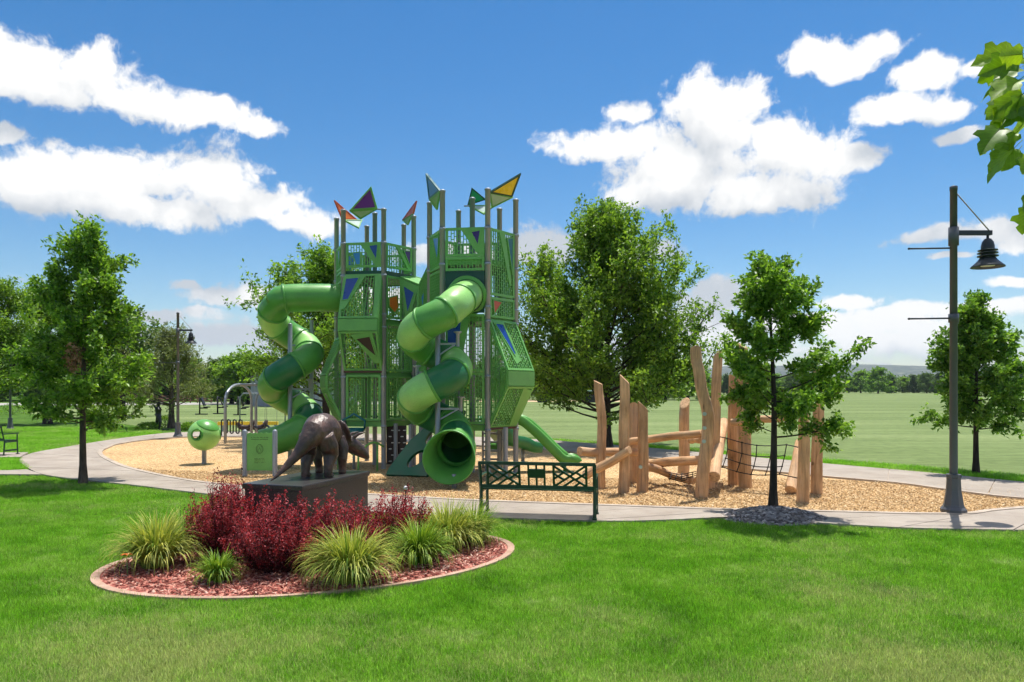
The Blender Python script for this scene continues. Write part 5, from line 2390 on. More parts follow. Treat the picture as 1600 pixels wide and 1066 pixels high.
rm.mode = 'VOXEL'
rm.voxel_size = .011
rm.use_smooth_shade = True
sm_ = dn.modifiers.new('soften', 'SMOOTH')
sm_.factor = .5
sm_.iterations = 12
tag(dn, 'bronze horned dinosaur statue standing on the dark granite plinth', 'statue')
# ------------------------------------------------------------------ planting bed
tag(sheet('mulch_bed', bed_poly, .035, MAT['mulch_red']), kind='structure')
ei = [bed_pt(2 * math.pi * i / 96, .99) for i in range(97)]
eo = [bed_pt(2 * math.pi * i / 96, 1.028) for i in range(97)]
cb_ = ribbon('bed_edging', ei, eo, 0, .045, MAT['pinkcurb'])
tag(cb_, 'low pink concrete edging round the planting bed', 'edging')


def chips_mesh(name, poly, n, seed, smin, smax, z, mats, aspect=.3, tilt=.35):
    """loose flat chips lying on the bed"""
    rng = np.random.default_rng(seed)
    xs = [p[0] for p in poly]
    ys = [p[1] for p in poly]
    x = rng.uniform(min(xs), max(xs), n * 2)
    y = rng.uniform(min(ys), max(ys), n * 2)
    k = np.nonzero(inside(x, y, poly))[0][:n]
    x, y = x[k], y[k]
    n = len(k)
    ln = rng.uniform(smin, smax, n)
    w = ln * aspect * rng.uniform(.6, 1.4, n)
    a = rng.uniform(0, 6.28, n)
    t1, t2 = rng.normal(0, tilt, n), rng.normal(0, tilt, n)
    zz = z + rng.uniform(.002, .02, n)
    d = np.stack([np.cos(a), np.sin(a), t1], 1)
    e = np.stack([-np.sin(a), np.cos(a), t2], 1)
    c = np.stack([x, y, zz], 1)
    th = np.array([0, 0, 1.0]) * .006
    V = np.stack([c + d * (i * ln / 2)[:, None] + e * (j * w / 2)[:, None] + th * k_ for k_ in (0, 1) for i, j in ((-1, -.6), (1, -1), (.8, 1), (-1, .7))], 1)
    b = (np.arange(n) * 8)[:, None, None]
    q = np.array([[4, 5, 6, 7], [0, 1, 5, 4], [1, 2, 6, 5], [2, 3, 7, 6], [3, 0, 4, 7]])[None]
    F = (b + q).reshape(-1, 4)
    me = arrays_mesh(name, V.reshape(-1, 3), F, np.repeat(rng.uniform(0, 1, n), 5))
    me.materials.append(mats)
    return obj(name, me)


def var_mat(name, cols, rough=.8, spec=.2):
    m, N, L = new_mat(name)
    out = N.new('ShaderNodeOutputMaterial')
    b = N.new('ShaderNodeBsdfPrincipled')
    L.new(b.outputs[0], out.inputs[0])
    b.inputs['Roughness'].default_value = rough
    b.inputs['Specular IOR Level'].default_value = spec
    at = N.new('ShaderNodeAttribute')
    at.attribute_name = 'var'
    cr = N.new('ShaderNodeValToRGB')
    e = cr.color_ramp.elements
    while len(e) < len(cols):
        e.new(.5)
    for i, (p, c) in enumerate(cols):
        e[i].position = p
        e[i].color = c
    L.new(at.outputs['Fac'], cr.inputs[0])
    L.new(cr.outputs[0], b.inputs['Base Color'])
    return m


MAT['bark_chip'] = var_mat('red_bark_chip', [(0, RGB(96, 46, 40)), (.4, RGB(156, 86, 74)), (.75, RGB(190, 124, 108)), (1, RGB(222, 186, 168))])
MAT['pebble'] = var_mat('grey_pebble', [(0, RGB(80, 72, 70)), (.5, RGB(124, 116, 112)), (.85, RGB(156, 148, 144)), (1, RGB(190, 182, 176))], .7)
MAT['wood_chip'] = var_mat('tan_wood_chip', [(0, RGB(130, 98, 64)), (.4, RGB(186, 150, 102)), (.75, RGB(212, 180, 132)), (1, RGB(232, 210, 172))])
tag(chips_mesh('bark_chips', [bed_pt(2 * math.pi * i / 60, .975) for i in range(60)], 9000, 3, .02, .07, .036, MAT['bark_chip']), 'red bark chips covering the planting bed', 'mulch', kind='stuff')
front_zone = [p for p in chips_poly]
ch_ = chips_mesh('loose_wood_chips', [Vector(p) for p in CN[18:]] + [Vector((11, 14.5)), Vector((7, 16.5)), Vector((0, 16.8)), Vector((-5, 17.2)), Vector((-9, 18.5))], 45000, 5, .014, .045, .021, MAT['wood_chip'])
tag(ch_, 'loose tan wood chips along the near edge of the play surface', 'wood chips', kind='stuff')

# stones round the young oak
ring = []
mo = MB()
for rr_, zz in ((1.0, .0), (.8, .08), (.45, .14), (0.02, .17)):
    ring.append([(RING.x + 0.86 * rr_ * math.cos(2 * math.pi * i / 32), RING.y + .68 * rr_ * math.sin(2 * math.pi * i / 32), zz) for i in range(32)])
vs = [p for r_ in ring for p in r_]
fs = []
for i in range(3):
    for k in range(32):
        fs.append([i * 32 + k, i * 32 + (k + 1) % 32, (i + 1) * 32 + (k + 1) % 32, (i + 1) * 32 + k])
mo.add(vs, fs, 0, True)
tag(mo.build('stone_mound', MAT['pebble']), kind='structure')


def pebbles(name, n, seed):
    rng = np.random.default_rng(seed)
    bm = bmesh.new()
    bmesh.ops.create_icosphere(bm, subdivisions=1, radius=1)
    base = np.array([v.co[:] for v in bm.verts])
    tri = np.array([[v.index for v in f.verts] for f in bm.faces])
    bm.free()
    a = rng.uniform(0, 6.28, n)
    r_ = np.sqrt(rng.uniform(0, 1, n))
    z = .17 * (1 - r_ ** 1.6)
    s = rng.uniform(.018, .048, n)
    sc = np.stack([s * rng.uniform(.8, 1.5, n), s * rng.uniform(.7, 1.1, n), s * rng.uniform(.45, .8, n)], 1)
    ro = rng.uniform(0, 6.28, n)
    V = base[None] * sc[:, None] * (1 + rng.normal(0, .12, (n, len(base), 1)))
    x = V[..., 0] * np.cos(ro)[:, None] - V[..., 1] * np.sin(ro)[:, None]
    y = V[..., 0] * np.sin(ro)[:, None] + V[..., 1] * np.cos(ro)[:, None]
    V = np.stack([x + (RING.x + .85 * r_ * np.cos(a))[:, None], y + (RING.y + .67 * r_ * np.sin(a))[:, None], V[..., 2] + z[:, None] + .012], 2)
    F = (np.arange(n)[:, None, None] * len(base) + tri[None]).reshape(-1, 3)
    me = arrays_mesh(name, V.reshape(-1, 3), F, np.repeat(rng.uniform(0, 1, n), len(tri)), True)
    me.materials.append(MAT['pebble'])
    return obj(name, me)


tag(pebbles('pebble_mulch', 2600, 4), 'grey stones heaped round the young oak trunk', 'stones', kind='stuff')

# ---- leaves as numpy kites folded on the midrib
def leaf_arrays(rng, pos, dirs, size, width=.55, fold=.25, droop=.0):
    n = len(pos)
    d = dirs / (np.linalg.norm(dirs, axis=1, keepdims=True) + 1e-9)
    rnd = rng.normal(0, 1, (n, 3))
    rnd[:, 2] += 1.2                     # blades lie roughly level
    s = np.cross(d, rnd)
    s /= np.linalg.norm(s, axis=1, keepdims=True) + 1e-9
    u = np.cross(s, d)
    L = size[:, None]
    b = pos
    mid = pos + d * L * .45
    tip = pos + d * L + np.array([0, 0, -1]) * L * droop
    lv = mid + s * L * width * .5 + u * L * fold * .5
    rv = mid - s * L * width * .5 + u * L * fold * .5
    V = np.stack([b, lv, tip, rv], 1).reshape(-1, 3)
    base = (np.arange(n) * 4)[:, None]
    F = np.concatenate([base + np.array([[0, 2, 1]]), base + np.array([[0, 3, 2]])], 1).reshape(-1, 3)
    return V, F


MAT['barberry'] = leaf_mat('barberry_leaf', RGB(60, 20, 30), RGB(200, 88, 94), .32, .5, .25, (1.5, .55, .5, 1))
MAT['twig'] = mk('dark_twig', RGB(70, 48, 42), .8, .15, 10)
MAT['sedge'] = leaf_mat('variegated_blade', RGB(92, 128, 40), RGB(206, 206, 104), .3, .5, .25, (1.1, 1.1, .6, 1))
MAT['sedge2'] = leaf_mat('green_blade', RGB(70, 120, 30), RGB(160, 184, 66), .3, .5, .25, (1.1, 1.1, .6, 1))


def barberry(label, x, y, r, h, n_stem, seed, lean=(0, 0)):
    rng = np.random.default_rng(seed)
    t = thing('barberry_shrub', label, 'shrub', (x, y, .03), 0, 'red barberry shrubs in the bed')
    m = MB()
    P_, D_, V_ = [], [], []
    for i in range(n_stem):
        stem_v = rng.normal(0, .18)
        a = rng.uniform(0, 6.28)
        q = rng.uniform(0, 1) ** .6
        out = r * q
        hh = h * (1.02 - .35 * q * q) * (rng.uniform(.55, .96) if rng.random() < .86 else rng.uniform(.96, 1.14))
        b = np.array([.10 * math.cos(a), .10 * math.sin(a), 0]) * rng.uniform(.3, 1.4)
        e = np.array([out * math.cos(a) + lean[0], out * math.sin(a) + lean[1], hh])
        c1 = b + np.array([out * .75 * math.cos(a), out * .75 * math.sin(a), hh * .45])
        ts = np.linspace(0, 1, 9)[:, None]
        cur = (1 - ts) ** 2 * b + 2 * ts * (1 - ts) * c1 + ts ** 2 * e
        cur += rng.normal(0, .008, cur.shape)
        if i % 2 == 0:
            m.tube([Vector(p) for p in cur[::2]], [.006, .005, .004, .003, .002], 4, False)
        nl = int(rng.integers(80, 120))
        tt = rng.uniform(.12, 1.0, nl) ** .85
        idx = np.clip(tt * 8, 0, 7.999)
        i0 = idx.astype(int)
        pp_ = cur[i0] + (cur[i0 + 1] - cur[i0]) * (idx - i0)[:, None]
        dd_ = (cur[i0 + 1] - cur[i0])
        dd_ /= np.linalg.norm(dd_, axis=1, keepdims=True)
        rd = rng.normal(0, 1, (nl, 3))
        P_.append(pp_ + rng.normal(0, .016, (nl, 3)))
        D_.append(dd_ * .5 + rd * .75)
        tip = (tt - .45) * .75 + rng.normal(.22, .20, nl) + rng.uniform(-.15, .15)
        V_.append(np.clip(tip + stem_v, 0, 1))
    P_, D_, V_ = np.concatenate(P_), np.concatenate(D_), np.concatenate(V_)
    st = m.build('stems', MAT['twig'], t)
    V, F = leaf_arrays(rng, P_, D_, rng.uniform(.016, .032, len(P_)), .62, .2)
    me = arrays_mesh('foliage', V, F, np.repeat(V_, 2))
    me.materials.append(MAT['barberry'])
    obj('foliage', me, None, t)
    return t


barberry('dark red barberry shrub at the left front of the plinth', -3.42, 8.85, .48, .96, 190, 1)
barberry('dark red barberry shrub nearest the camera before the plinth', -2.62, 8.25, .58, .84, 230, 2)
barberry('dark red barberry shrub right of the foremost one, before the plinth', -2.0, 8.62, .52, .76, 200, 3)
barberry('low dark red barberry shrub at the right of the plinth', -1.52, 9.35, .42, .78, 130, 4, (.1, 0))
barberry('tall thin red barberry shrub behind the plinth corner by the sign', -3.75, 9.75, .40, .95, 100, 5)


def sedge(label, x, y, r, h, n, seed, mt='sedge', w=.012):
    rng = np.random.default_rng(seed)
    t = thing('ornamental_grass', label, 'ornamental grass', (x, y, .03), 0, 'ornamental grasses in the bed')
    a = rng.uniform(0, 6.28, n)
    b = rng.uniform(0, 1, n) ** .7
    pos = np.stack([.16 * r / .5 * b * np.cos(a), .16 * r / .5 * b * np.sin(a), 0 * a], 1)
    ln = np.hypot(r, h) * rng.uniform(.65, 1.05, n)
    lean = np.clip(rng.uniform(.05, 1.0, n) ** .75 * (.55 + .6 * b), 0, .97)
    ang = a + rng.normal(0, .45, n)
    # arching: rise then droop
    segs = 7
    dx, dy = np.cos(ang), np.sin(ang)
    Vv = np.zeros((n, (segs + 1) * 2, 3))
    phi = np.full(n, 0.0) + np.arcsin(np.clip(lean * .55, 0, .95))
    cur = pos.copy()
    wv = rng.uniform(.7, 1.25, n) * w
    for s in range(segs + 1):
        tt = s / segs
        ww = wv * (.75 + .5 * math.sin(math.pi * min(1, tt * 1.1)) ** 1) * (1 - tt ** 3) * .5 + .0006
        Vv[:, 2 * s] = cur + np.stack([-dy * ww, dx * ww, 0 * ww + .2 * ww], 1)
        Vv[:, 2 * s + 1] = cur - np.stack([-dy * ww, dx * ww, 0 * ww - .2 * ww], 1)
        st = ln / segs
        cur = cur + np.stack([dx * np.sin(phi) * st, dy * np.sin(phi) * st, np.cos(phi) * st], 1)
        phi = phi + (1.9 * lean + .12) * (1.5 * tt + .35) / segs * 1.75
    Vv[..., 2] = np.maximum(Vv[..., 2], .01)
    base = (np.arange(n) * (segs + 1) * 2)[:, None, None]
    q = np.array([[2 * s, 2 * s + 1, 2 * s + 3, 2 * s + 2] for s in range(segs)])[None]
    F = (base + q).reshape(-1, 4)
    var = np.repeat(np.clip(rng.normal(.5, .3, n), 0, 1), segs)
    me = arrays_mesh('blades', Vv.reshape(-1, 3), F, var)
    me.materials.append(MAT[mt])
    obj('blades', me, None, t)
    m = MB()
    m.lathe([(.001, .05), (.08 * r / .5, .04), (.13 * r / .5, 0)], 10)
    m.build('crown_base', MAT['twig'], t)
    return t


sedge('large variegated grass clump at the left end of the bed', -4.08, 8.45, .48, .56, 860, 11)
sedge('small green grass clump at the front left of the bed', -3.13, 7.82, .28, .30, 420, 12, 'sedge2', .010)
sedge('large yellow-green grass clump at the front centre of the bed', -1.70, 7.80, .52, .50, 980, 13)
sedge('green grass clump right of the red shrubs, behind the front centre one', -1.08, 8.62, .42, .46, 680, 14, 'sedge2')
sedge('yellow-green grass clump at the back right of the bed', -.82, 9.42, .52, .52, 860, 15)
sedge('rearmost grass clump nearest the bench', -.50, 9.85, .42, .50, 460, 16, 'sedge2')
sedge('upright green grass clump behind the left end of the bed', -4.15, 9.25, .34, .52, 360, 17, 'sedge2')
# a lily bloom low in the left clump
lily = thing('lily_flower', 'single orange lily bloom low in the left grass clump', 'flower', (-4.2, 8.04, .03))
m = MB()
for k in range(6):
    a = k * math.pi / 3
    d = Vector((math.cos(a), math.sin(a) * .9, 0))
    s = Vector((-d.y, d.x, 0))
    c0_ = Vector((0, -.02, .24))
    m.prism([c0_, c0_ + d * .035 + s * .016 + Vector((0, 0, .015)), c0_ + d * .07 + Vector((0, 0, .005)), c0_ + d * .035 - s * .016 + Vector((0, 0, .015))], (0, 0, 1), .002)
m.build('petals', MAT['orange'], lily)
m = MB()
m.tube([(0, 0, 0), (0, -.01, .12), (0, -.02, .24)], .004, 5)
m.build('stem', MAT['green'], lily)

# ------------------------------------------------------------------ trees
MAT['bark'] = ramp_mat('tree_bark', [(.3, RGB(52, 44, 40)), (.55, RGB(92, 80, 72)), (.75, RGB(124, 112, 102))], 9, 8, .9, .02, 30, (1, 1, .25), second=(2, .2))
MAT['bark_dark'] = ramp_mat('dark_tree_bark', [(.3, RGB(34, 30, 28)), (.55, RGB(62, 54, 48)), (.75, RGB(88, 78, 70))], 9, 8, .9, .02, 30, (1, 1, .25), second=(2, .2))
MAT['leaf_oak'] = leaf_mat('oak_leaf', RGB(56, 98, 28), RGB(150, 190, 76), .48, .42, .4)
MAT['leaf_ash'] = leaf_mat('ash_leaf', RGB(58, 100, 30), RGB(152, 186, 74), .46, .42, .35)
MAT['leaf_linden'] = leaf_mat('linden_leaf', RGB(54, 98, 34), RGB(146, 186, 78), .46, .42, .35)
MAT['leaf_olive'] = leaf_mat('russian_olive_leaf', RGB(92, 108, 60), RGB(150, 160, 96), .3, .55, .3, (1.1, 1.1, .7, 1))
MAT['leaf_far'] = leaf_mat('far_leaf', RGB(62, 92, 46), RGB(122, 150, 80), .35, .5, .25)
MAT['leaf_pine'] = leaf_mat('pine_needles', RGB(48, 76, 46), RGB(88, 116, 70), .25, .5, .25)
MAT['leaf_near'] = leaf_mat('near_broad_leaf', RGB(84, 124, 26), RGB(140, 170, 44), .5, .45, .4, (1.35, 1.3, .4, 1))


def add_veins(m):
    """pale midrib side veins on the near leaves, in leaf space"""
    N, L = m.node_tree.nodes, m.node_tree.links
    mx = next(n for n in N if n.type == 'MIX_RGB' and n.blend_type == 'MIX')
    tc = N.new('ShaderNodeTexCoord')
    sp_ = N.new('ShaderNodeSeparateXYZ')
    L.new(tc.outputs['Object'], sp_.inputs[0])

    def mth(op, a, b=None):
        x = N.new('ShaderNodeMath')
        x.operation = op
        for i, s_ in enumerate((a, b)):
            if s_ is None:
                continue
            if isinstance(s_, (int, float)):
                x.inputs[i].default_value = s_
            else:
                L.new(s_, x.inputs[i])
        return x.outputs[0]
    ay = mth('ABSOLUTE', sp_.outputs['Y'])
    fr_ = mth('FRACT', mth('MULTIPLY', mth('SUBTRACT', sp_.outputs['X'], mth('MULTIPLY', ay, .85)), 6.5))
    vein = mth('LESS_THAN', fr_, .10)
    nz_ = N.new('ShaderNodeTexNoise')
    nz_.inputs['Scale'].default_value = 5
    nz_.inputs['Detail'].default_value = 5
    L.new(tc.outputs['Object'], nz_.inputs['Vector'])
    sc_ = mth('ADD', mth('MULTIPLY', vein, .35), mth('ADD', mth('MULTIPLY', nz_.outputs['Fac'], .7), .62))
    vs = N.new('ShaderNodeVectorMath')
    vs.operation = 'SCALE'
    L.new(mx.outputs[0], vs.inputs[0])
    L.new(sc_, vs.inputs['Scale'])
    for l in list(mx.outputs[0].links):
        if l.to_node != vs:
            to = l.to_socket
            L.remove(l)
            L.new(vs.outputs[0], to)


add_veins(MAT['leaf_near'])


def tree(name, label, base, H, tr, lo, prof, nbr, nleaf, lsize, seed, leaf='leaf_oak', bark='bark', rise=.55, sub=6, spread=1.0, wob=.03, cluster=.12, lopside=(0, 0),
         group=None, cat='tree', lean=(0, 0), trunk_top=.96, width=.55, multi=0, droop=.1, subr=.34):
    """trunk with leader, limbs reaching the crown outline prof [(t, r)...], twigs, leaves clustered on twigs"""
    rng = np.random.default_rng(seed)
    t = thing(name, label, cat, base, 0, group)
    pt_, pr_ = [p[0] for p in prof], [p[1] for p in prof]
    R_ = lambda h: np.interp(h, pt_, pr_)
    m = MB()
    nz = 12
    ph = rng.uniform(0, 6.28, 4)

    def trunk_at(z):
        f = z / H
        return np.array([wob * H * .3 * math.sin(f * 5 + ph[0]) * f + lean[0] * f, wob * H * .3 * math.sin(f * 4 + ph[1]) * f + lean[1] * f, z])
    pts, rad = [], []
    for i in range(nz + 1):
        f = i / nz * trunk_top
        pts.append(Vector(trunk_at(f * H)))
        flare = 1 + .5 * math.exp(-f * H / .16)
        rad.append(max(.008, tr * flare * (1 - f) ** .8))
    pts[0].z = -.05
    m.tube(pts, rad, 10, False)
    twigs = []

    def limb(p0, p1, r0, r1, n=6, sag=0.0, jit=.03):
        L_ = np.linalg.norm(p1 - p0)
        c = (p0 + p1) / 2 + np.array([0, 0, sag * L_]) + rng.normal(0, jit * L_, 3)
        ts = np.linspace(0, 1, n)[:, None]
        cur = (1 - ts) ** 2 * p0 + 2 * ts * (1 - ts) * c + ts ** 2 * p1
        m.tube([Vector(p) for p in cur], list(np.linspace(r0, r1, n)), 5 if r0 < .03 else 7, False)
        return cur
    for i in range(nbr):
        f = lo + (.97 - lo) * ((i + rng.uniform(0, 1)) / nbr)
        z0 = f * H
        p0 = trunk_at(z0 * .98)
        az = i * 2.39996 + rng.normal(0, .5)
        rl = None
        e_f = min(1.0, f + rise * (.2 + .8 * (f - lo) / (1 - lo)) * R_(min(1, f + .08)) / H * rng.uniform(.6, 1.5))
        rr_ = R_(e_f) * rng.uniform(.62, 1.12)
        side = 1 + lopside[0] * math.cos(az) + lopside[1] * math.sin(az)
        rr_ *= side
        p1 = np.array([p0[0] + rr_ * math.cos(az), p0[1] + rr_ * math.sin(az), e_f * H + rng.normal(0, .02 * H)])
        L_ = np.linalg.norm(p1 - p0)
        r0 = max(.008, min(tr * .5, tr * .34 * (1 - f) ** .5 * L_ / (max(pr_) + .01)))
        cur = limb(p0, p1, r0, .006, 7, -.10)
        twigs.append((cur[3], cur[6], .8))
        ns = max(2, int(sub * L_ / max(pr_)) + 1)
        for k in range(ns):
            g_ = rng.uniform(.28, 1.0)
            ii = g_ * 5.999
            q0 = cur[int(ii)] + (cur[int(ii) + 1] - cur[int(ii)]) * (ii - int(ii))
            main = (cur[-1] - cur[0]) / (L_ + 1e-6)
            dv = main * .7 + rng.normal(0, .6, 3) + np.array([0, 0, .35 * spread])
            dv /= np.linalg.norm(dv)
            sl_ = (subr * max(pr_)) * rng.uniform(.55, 1.15)
            q1 = q0 + dv * sl_
            limb(q0, q1, max(.004, r0 * .35), .003, 4)
            twigs.append((q0, q1, 1.0))
    # leader twigs
    for k in range(max(3, nbr // 6)):
        z0 = H * rng.uniform(.78, .95)
        q0 = trunk_at(z0)
        dv = np.array([rng.normal(0, .35), rng.normal(0, .35), 1.0])
        dv /= np.linalg.norm(dv)
        q1 = q0 + dv * min(H - z0, .12 * H) * rng.uniform(.6, 1.15)
        twigs.append((q0, q1, .7))
    m.build('trunk', MAT[bark], t)
    # leaves
    A = np.array([w[0] for w in twigs])
    B = np.array([w[1] for w in twigs])
    wl = np.linalg.norm(B - A, axis=1) * np.array([w[2] for w in twigs])
    wl /= wl.sum()
    ncl = max(1, nleaf // 7)
    ti = rng.choice(len(twigs), ncl, p=wl)
    tt = rng.uniform(.08, 1.05, ncl)
    cen = A[ti] + (B[ti] - A[ti]) * tt[:, None] + rng.normal(0, cluster * .55, (ncl, 3))
    ax = (B[ti] - A[ti])
    ax /= np.linalg.norm(ax, axis=1, keepdims=True) + 1e-9
    cv = rng.uniform(0, 1, ncl)
    ci = np.repeat(np.arange(ncl), 7)
    n = len(ci)
    dirs = ax[ci] * .55 + rng.normal(0, .75, (n, 3)) + np.array([0, 0, .12])
    pos = cen[ci] + rng.normal(0, cluster * .4, (n, 3))
    size = lsize * rng.uniform(.6, 1.25, n)
    V, F = leaf_arrays(rng, pos, dirs, size, width, .22, droop)
    var = np.clip(.55 * cv[ci] + rng.normal(.22, .2, n), 0, 1)
    me = arrays_mesh('crown', V, F, np.repeat(var, 2))
    me.materials.append(MAT[leaf])
    obj('crown', me, None, t)
    return t


# left young oak
tree('oak_tree', 'young oak tree on the lawn at the left, before the path', G(130, 757), 5.5, .075, .21,
     [(.0, .4), (.22, 1.05), (.34, 1.36), (.48, 1.26), (.60, 1.0), (.75, .78), (.88, .52), (1, .12)], 60, 28000, .105, 21, 'leaf_oak', rise=.8, sub=7, cluster=.10, lean=(.0, 0))
nb = thing('bird_nest', 'brown clump of dead leaves hanging in the left oak', 'dead leaves', G(137, 757) + Vector((.03, -.55, 2.72)))
MAT['dead'] = leaf_mat('dead_leaf', RGB(120, 84, 58), RGB(190, 150, 118), .2, .7, .2, (1, .9, .7, 1))
rngn = np.random.default_rng(3)
pn_ = rngn.normal(0, 1, (260, 3)) * np.array([.075, .075, .17])
V, F = leaf_arrays(rngn, pn_, rngn.normal(0, 1, (260, 3)) + np.array([0, 0, -.8]), rngn.uniform(.06, .11, 260), .5, .3)
me = arrays_mesh('leaves', V, F, np.repeat(rngn.uniform(0, 1, 260), 2))
me.materials.append(MAT['dead'])
obj('leaves', me, None, nb)
m = MB()
m.tube([(0, 0, .3), (.02, .1, .1), (0, .1, -.2)], .012, 5)
m.build('twig', MAT['bark'], nb)
# right young oak by the log climber
tree('oak_tree', 'young oak tree in a stone ring before the log climber', Vector((RING.x + .02, RING.y + .12, .12)), 4.0, .062, .29,
     [(.0, .3), (.27, .7), (.45, 1.05), (.58, 1.2), (.68, .92), (.8, .78), (.92, .48), (1, .10)], 36, 23000, .088, 34, 'leaf_oak', 'bark_dark', rise=.75, sub=5, cluster=.085,
     lopside=(.22, 0), wob=.05, subr=.30)
# linden at the far right
tree('linden_tree', 'small dense linden tree beyond the rear path at the right edge', G(1525, 741), 4.15, .07, .26,
     [(.0, .3), (.26, .85), (.40, 1.22), (.58, 1.15), (.74, .84), (.88, .48), (1, .08)], 54, 26000, .11, 45, 'leaf_linden', 'bark_dark', rise=.9, sub=7, cluster=.09)
# large ash behind the log climber
tree('ash_tree', 'large ash tree behind the log climber', G(948, 700), 7.2, .17, .13,
     [(.0, .8), (.15, 2.9), (.26, 3.8), (.42, 3.8), (.58, 3.6), (.74, 3.1), (.86, 2.4), (.95, 1.5), (1, .3)], 120, 110000, .135, 56, 'leaf_ash', 'bark_dark', rise=1.2, sub=10, cluster=.17,
     spread=2.4, wob=.02, subr=.36)
# dark tree behind the left tower
tree('elm_tree', 'spreading dark tree behind the left tube slide and tower', Vector((-7.2, 28.5, 0)), 6.5, .17, .22,
     [(.0, .5), (.22, 2.0), (.38, 3.0), (.55, 3.6), (.7, 3.4), (.85, 2.5), (.95, 1.3), (1, .3)], 64, 42000, .15, 67, 'leaf_oak', 'bark_dark', rise=1.2, sub=9, cluster=.20, spread=1.6)
# pale olive tree by the statue
tree('olive_tree', 'pale grey-green multi-limbed tree beside the left lamp post', G(268, 669), 4.4, .16, .24,
     [(.0, .5), (.12, 1.4), (.30, 2.4), (.5, 2.7), (.7, 2.3), (.86, 1.5), (1, .3)], 44, 14000, .17, 78, 'leaf_olive', 'bark', rise=1.2, sub=8, cluster=.2, width=.35, lopside=(-.1, 0))
# left edge trees
tree('honeylocust_tree', 'tall light green tree at the far left edge', Vector((-23.6, 33.5, 0)), 6.8, .16, .26,
     [(.0, .4), (.22, 1.3), (.4, 2.0), (.6, 2.0), (.8, 1.4), (.93, .8), (1, .2)], 50, 22000, .14, 81, 'leaf_ash', 'bark_dark', rise=1.1, sub=8, cluster=.2)
tree('honeylocust_tree', 'light green tree behind the left oak, its trunk beside the far path', Vector((-26.5, 42, 0)), 7.6, .2, .25,
     [(.0, .4), (.22, 2.0), (.4, 2.9), (.6, 2.9), (.8, 2.0), (.93, 1.1), (1, .2)], 44, 14000, .24, 82, 'leaf_ash', 'bark_dark', rise=1.1, sub=8, cluster=.25)
tree('honeylocust_tree', 'rounded tree half hidden behind the left oak crown', Vector((-27.5, 52, 0)), 7.2, .2, .22,
     [(.0, .4), (.2, 2.2), (.4, 3.2), (.6, 3.1), (.8, 2.2), (.93, 1.2), (1, .2)], 40, 12000, .28, 83, 'leaf_far', 'bark_dark', rise=1.1, sub=8, cluster=.28)

# far trees: a few kinds, copied as individuals
far_kinds = []
for i, (H_, W_, lf, kind, lz) in enumerate(((9, 3.6, 'leaf_far', 'broadleaf', .50), (8, 3.0, 'leaf_ash', 'broadleaf', .46), (11, 2.4, 'leaf_pine', 'pine', .48), (9.5, 4.2, 'leaf_oak', 'broadleaf', .52))):
    pf = [(.0, .5), (.1, W_ * .8), (.3, W_), (.55, W_ * .92), (.78, W_ * .62), (.92, W_ * .32), (1, .1)] if kind != 'pine' else [(0, .5), (.08, W_), (.3, W_ * .86), (.6, W_ * .56), (.85, W_ * .24), (1, .04)]
    far_kinds.append((pf, H_, lf, kind, lz))
far_rng = random.Random(77)
protos = {}


def far_tree(u, vtop, Y, kind, label, group):
    pf, H_, lf, kd, lz = far_kinds[kind]
    top = CAMH + (HOR - vtop) / FPX * Y
    X = (u - 800) / FPX * Y
    nm = 'pine_tree' if kd == 'pine' else 'background_tree'
    key = (kind, far_rng.randint(0, 1))
    if key not in protos:
        o = tree(nm, label, (X, Y, 0), H_ * .9, .2, .03, pf, 40, 6500, lz, 300 + kind * 7 + key[1], lf, 'bark_dark', rise=.9 if kd != 'pine' else .1, sub=6, cluster=.34, group=group)
        protos[key] = o
    else:
        o = copy_tree(protos[key])
        tag(o, label, None, group)
        o.location = (X, Y, 0)
    s = top / H_
    wd = far_rng.uniform(1.15, 1.6)
    o.scale = (s * wd, s * wd * far_rng.uniform(.9, 1.1), s)
    o.rotation_euler = (0, 0, far_rng.uniform(0, 6.28))
    return o


G1, L1 = 'trees in the far row beyond the sports field', 'tree in the far row beyond the sports field'
for (u, vt, Y, k) in [(850, 545, 118, 0), (895, 555, 122, 3), (1005, 560, 125, 0), (1040, 556, 122, 1), (1075, 552, 118, 3), (1100, 566, 125, 2), (1135, 572, 240, 2), (1160, 574, 260, 0), (1185, 572, 250, 2),
                      (1212, 574, 260, 3), (1240, 572, 250, 0), (1268, 574, 270, 2), (1292, 570, 250, 2), (1318, 574, 260, 0), (1345, 568, 255, 3), (1372, 562, 240, 3), (1392, 572, 255, 2), (1410, 578, 265, 1),
                      (1428, 574, 260, 2), (1448, 572, 250, 0), (1466, 570, 250, 2), (1492, 570, 245, 3), (1520, 568, 250, 0), (1548, 572, 255, 2), (1575, 568, 250, 3), (1602, 570, 255, 0), (1630, 566, 250, 2), (1660, 570, 250, 3),
                      (1280, 580, 300, 1), (1335, 582, 300, 1), (1385, 584, 300, 0), (1440, 586, 310, 1), (1480, 584, 300, 0), (1130, 586, 300, 1), (1222, 584, 300, 1)]:
    far_tree(u, vt + (10 if u > 1110 else 4), Y, k, L1, G1)
G2, L2 = 'trees behind the road on the left', 'tree behind the road left of the tower'
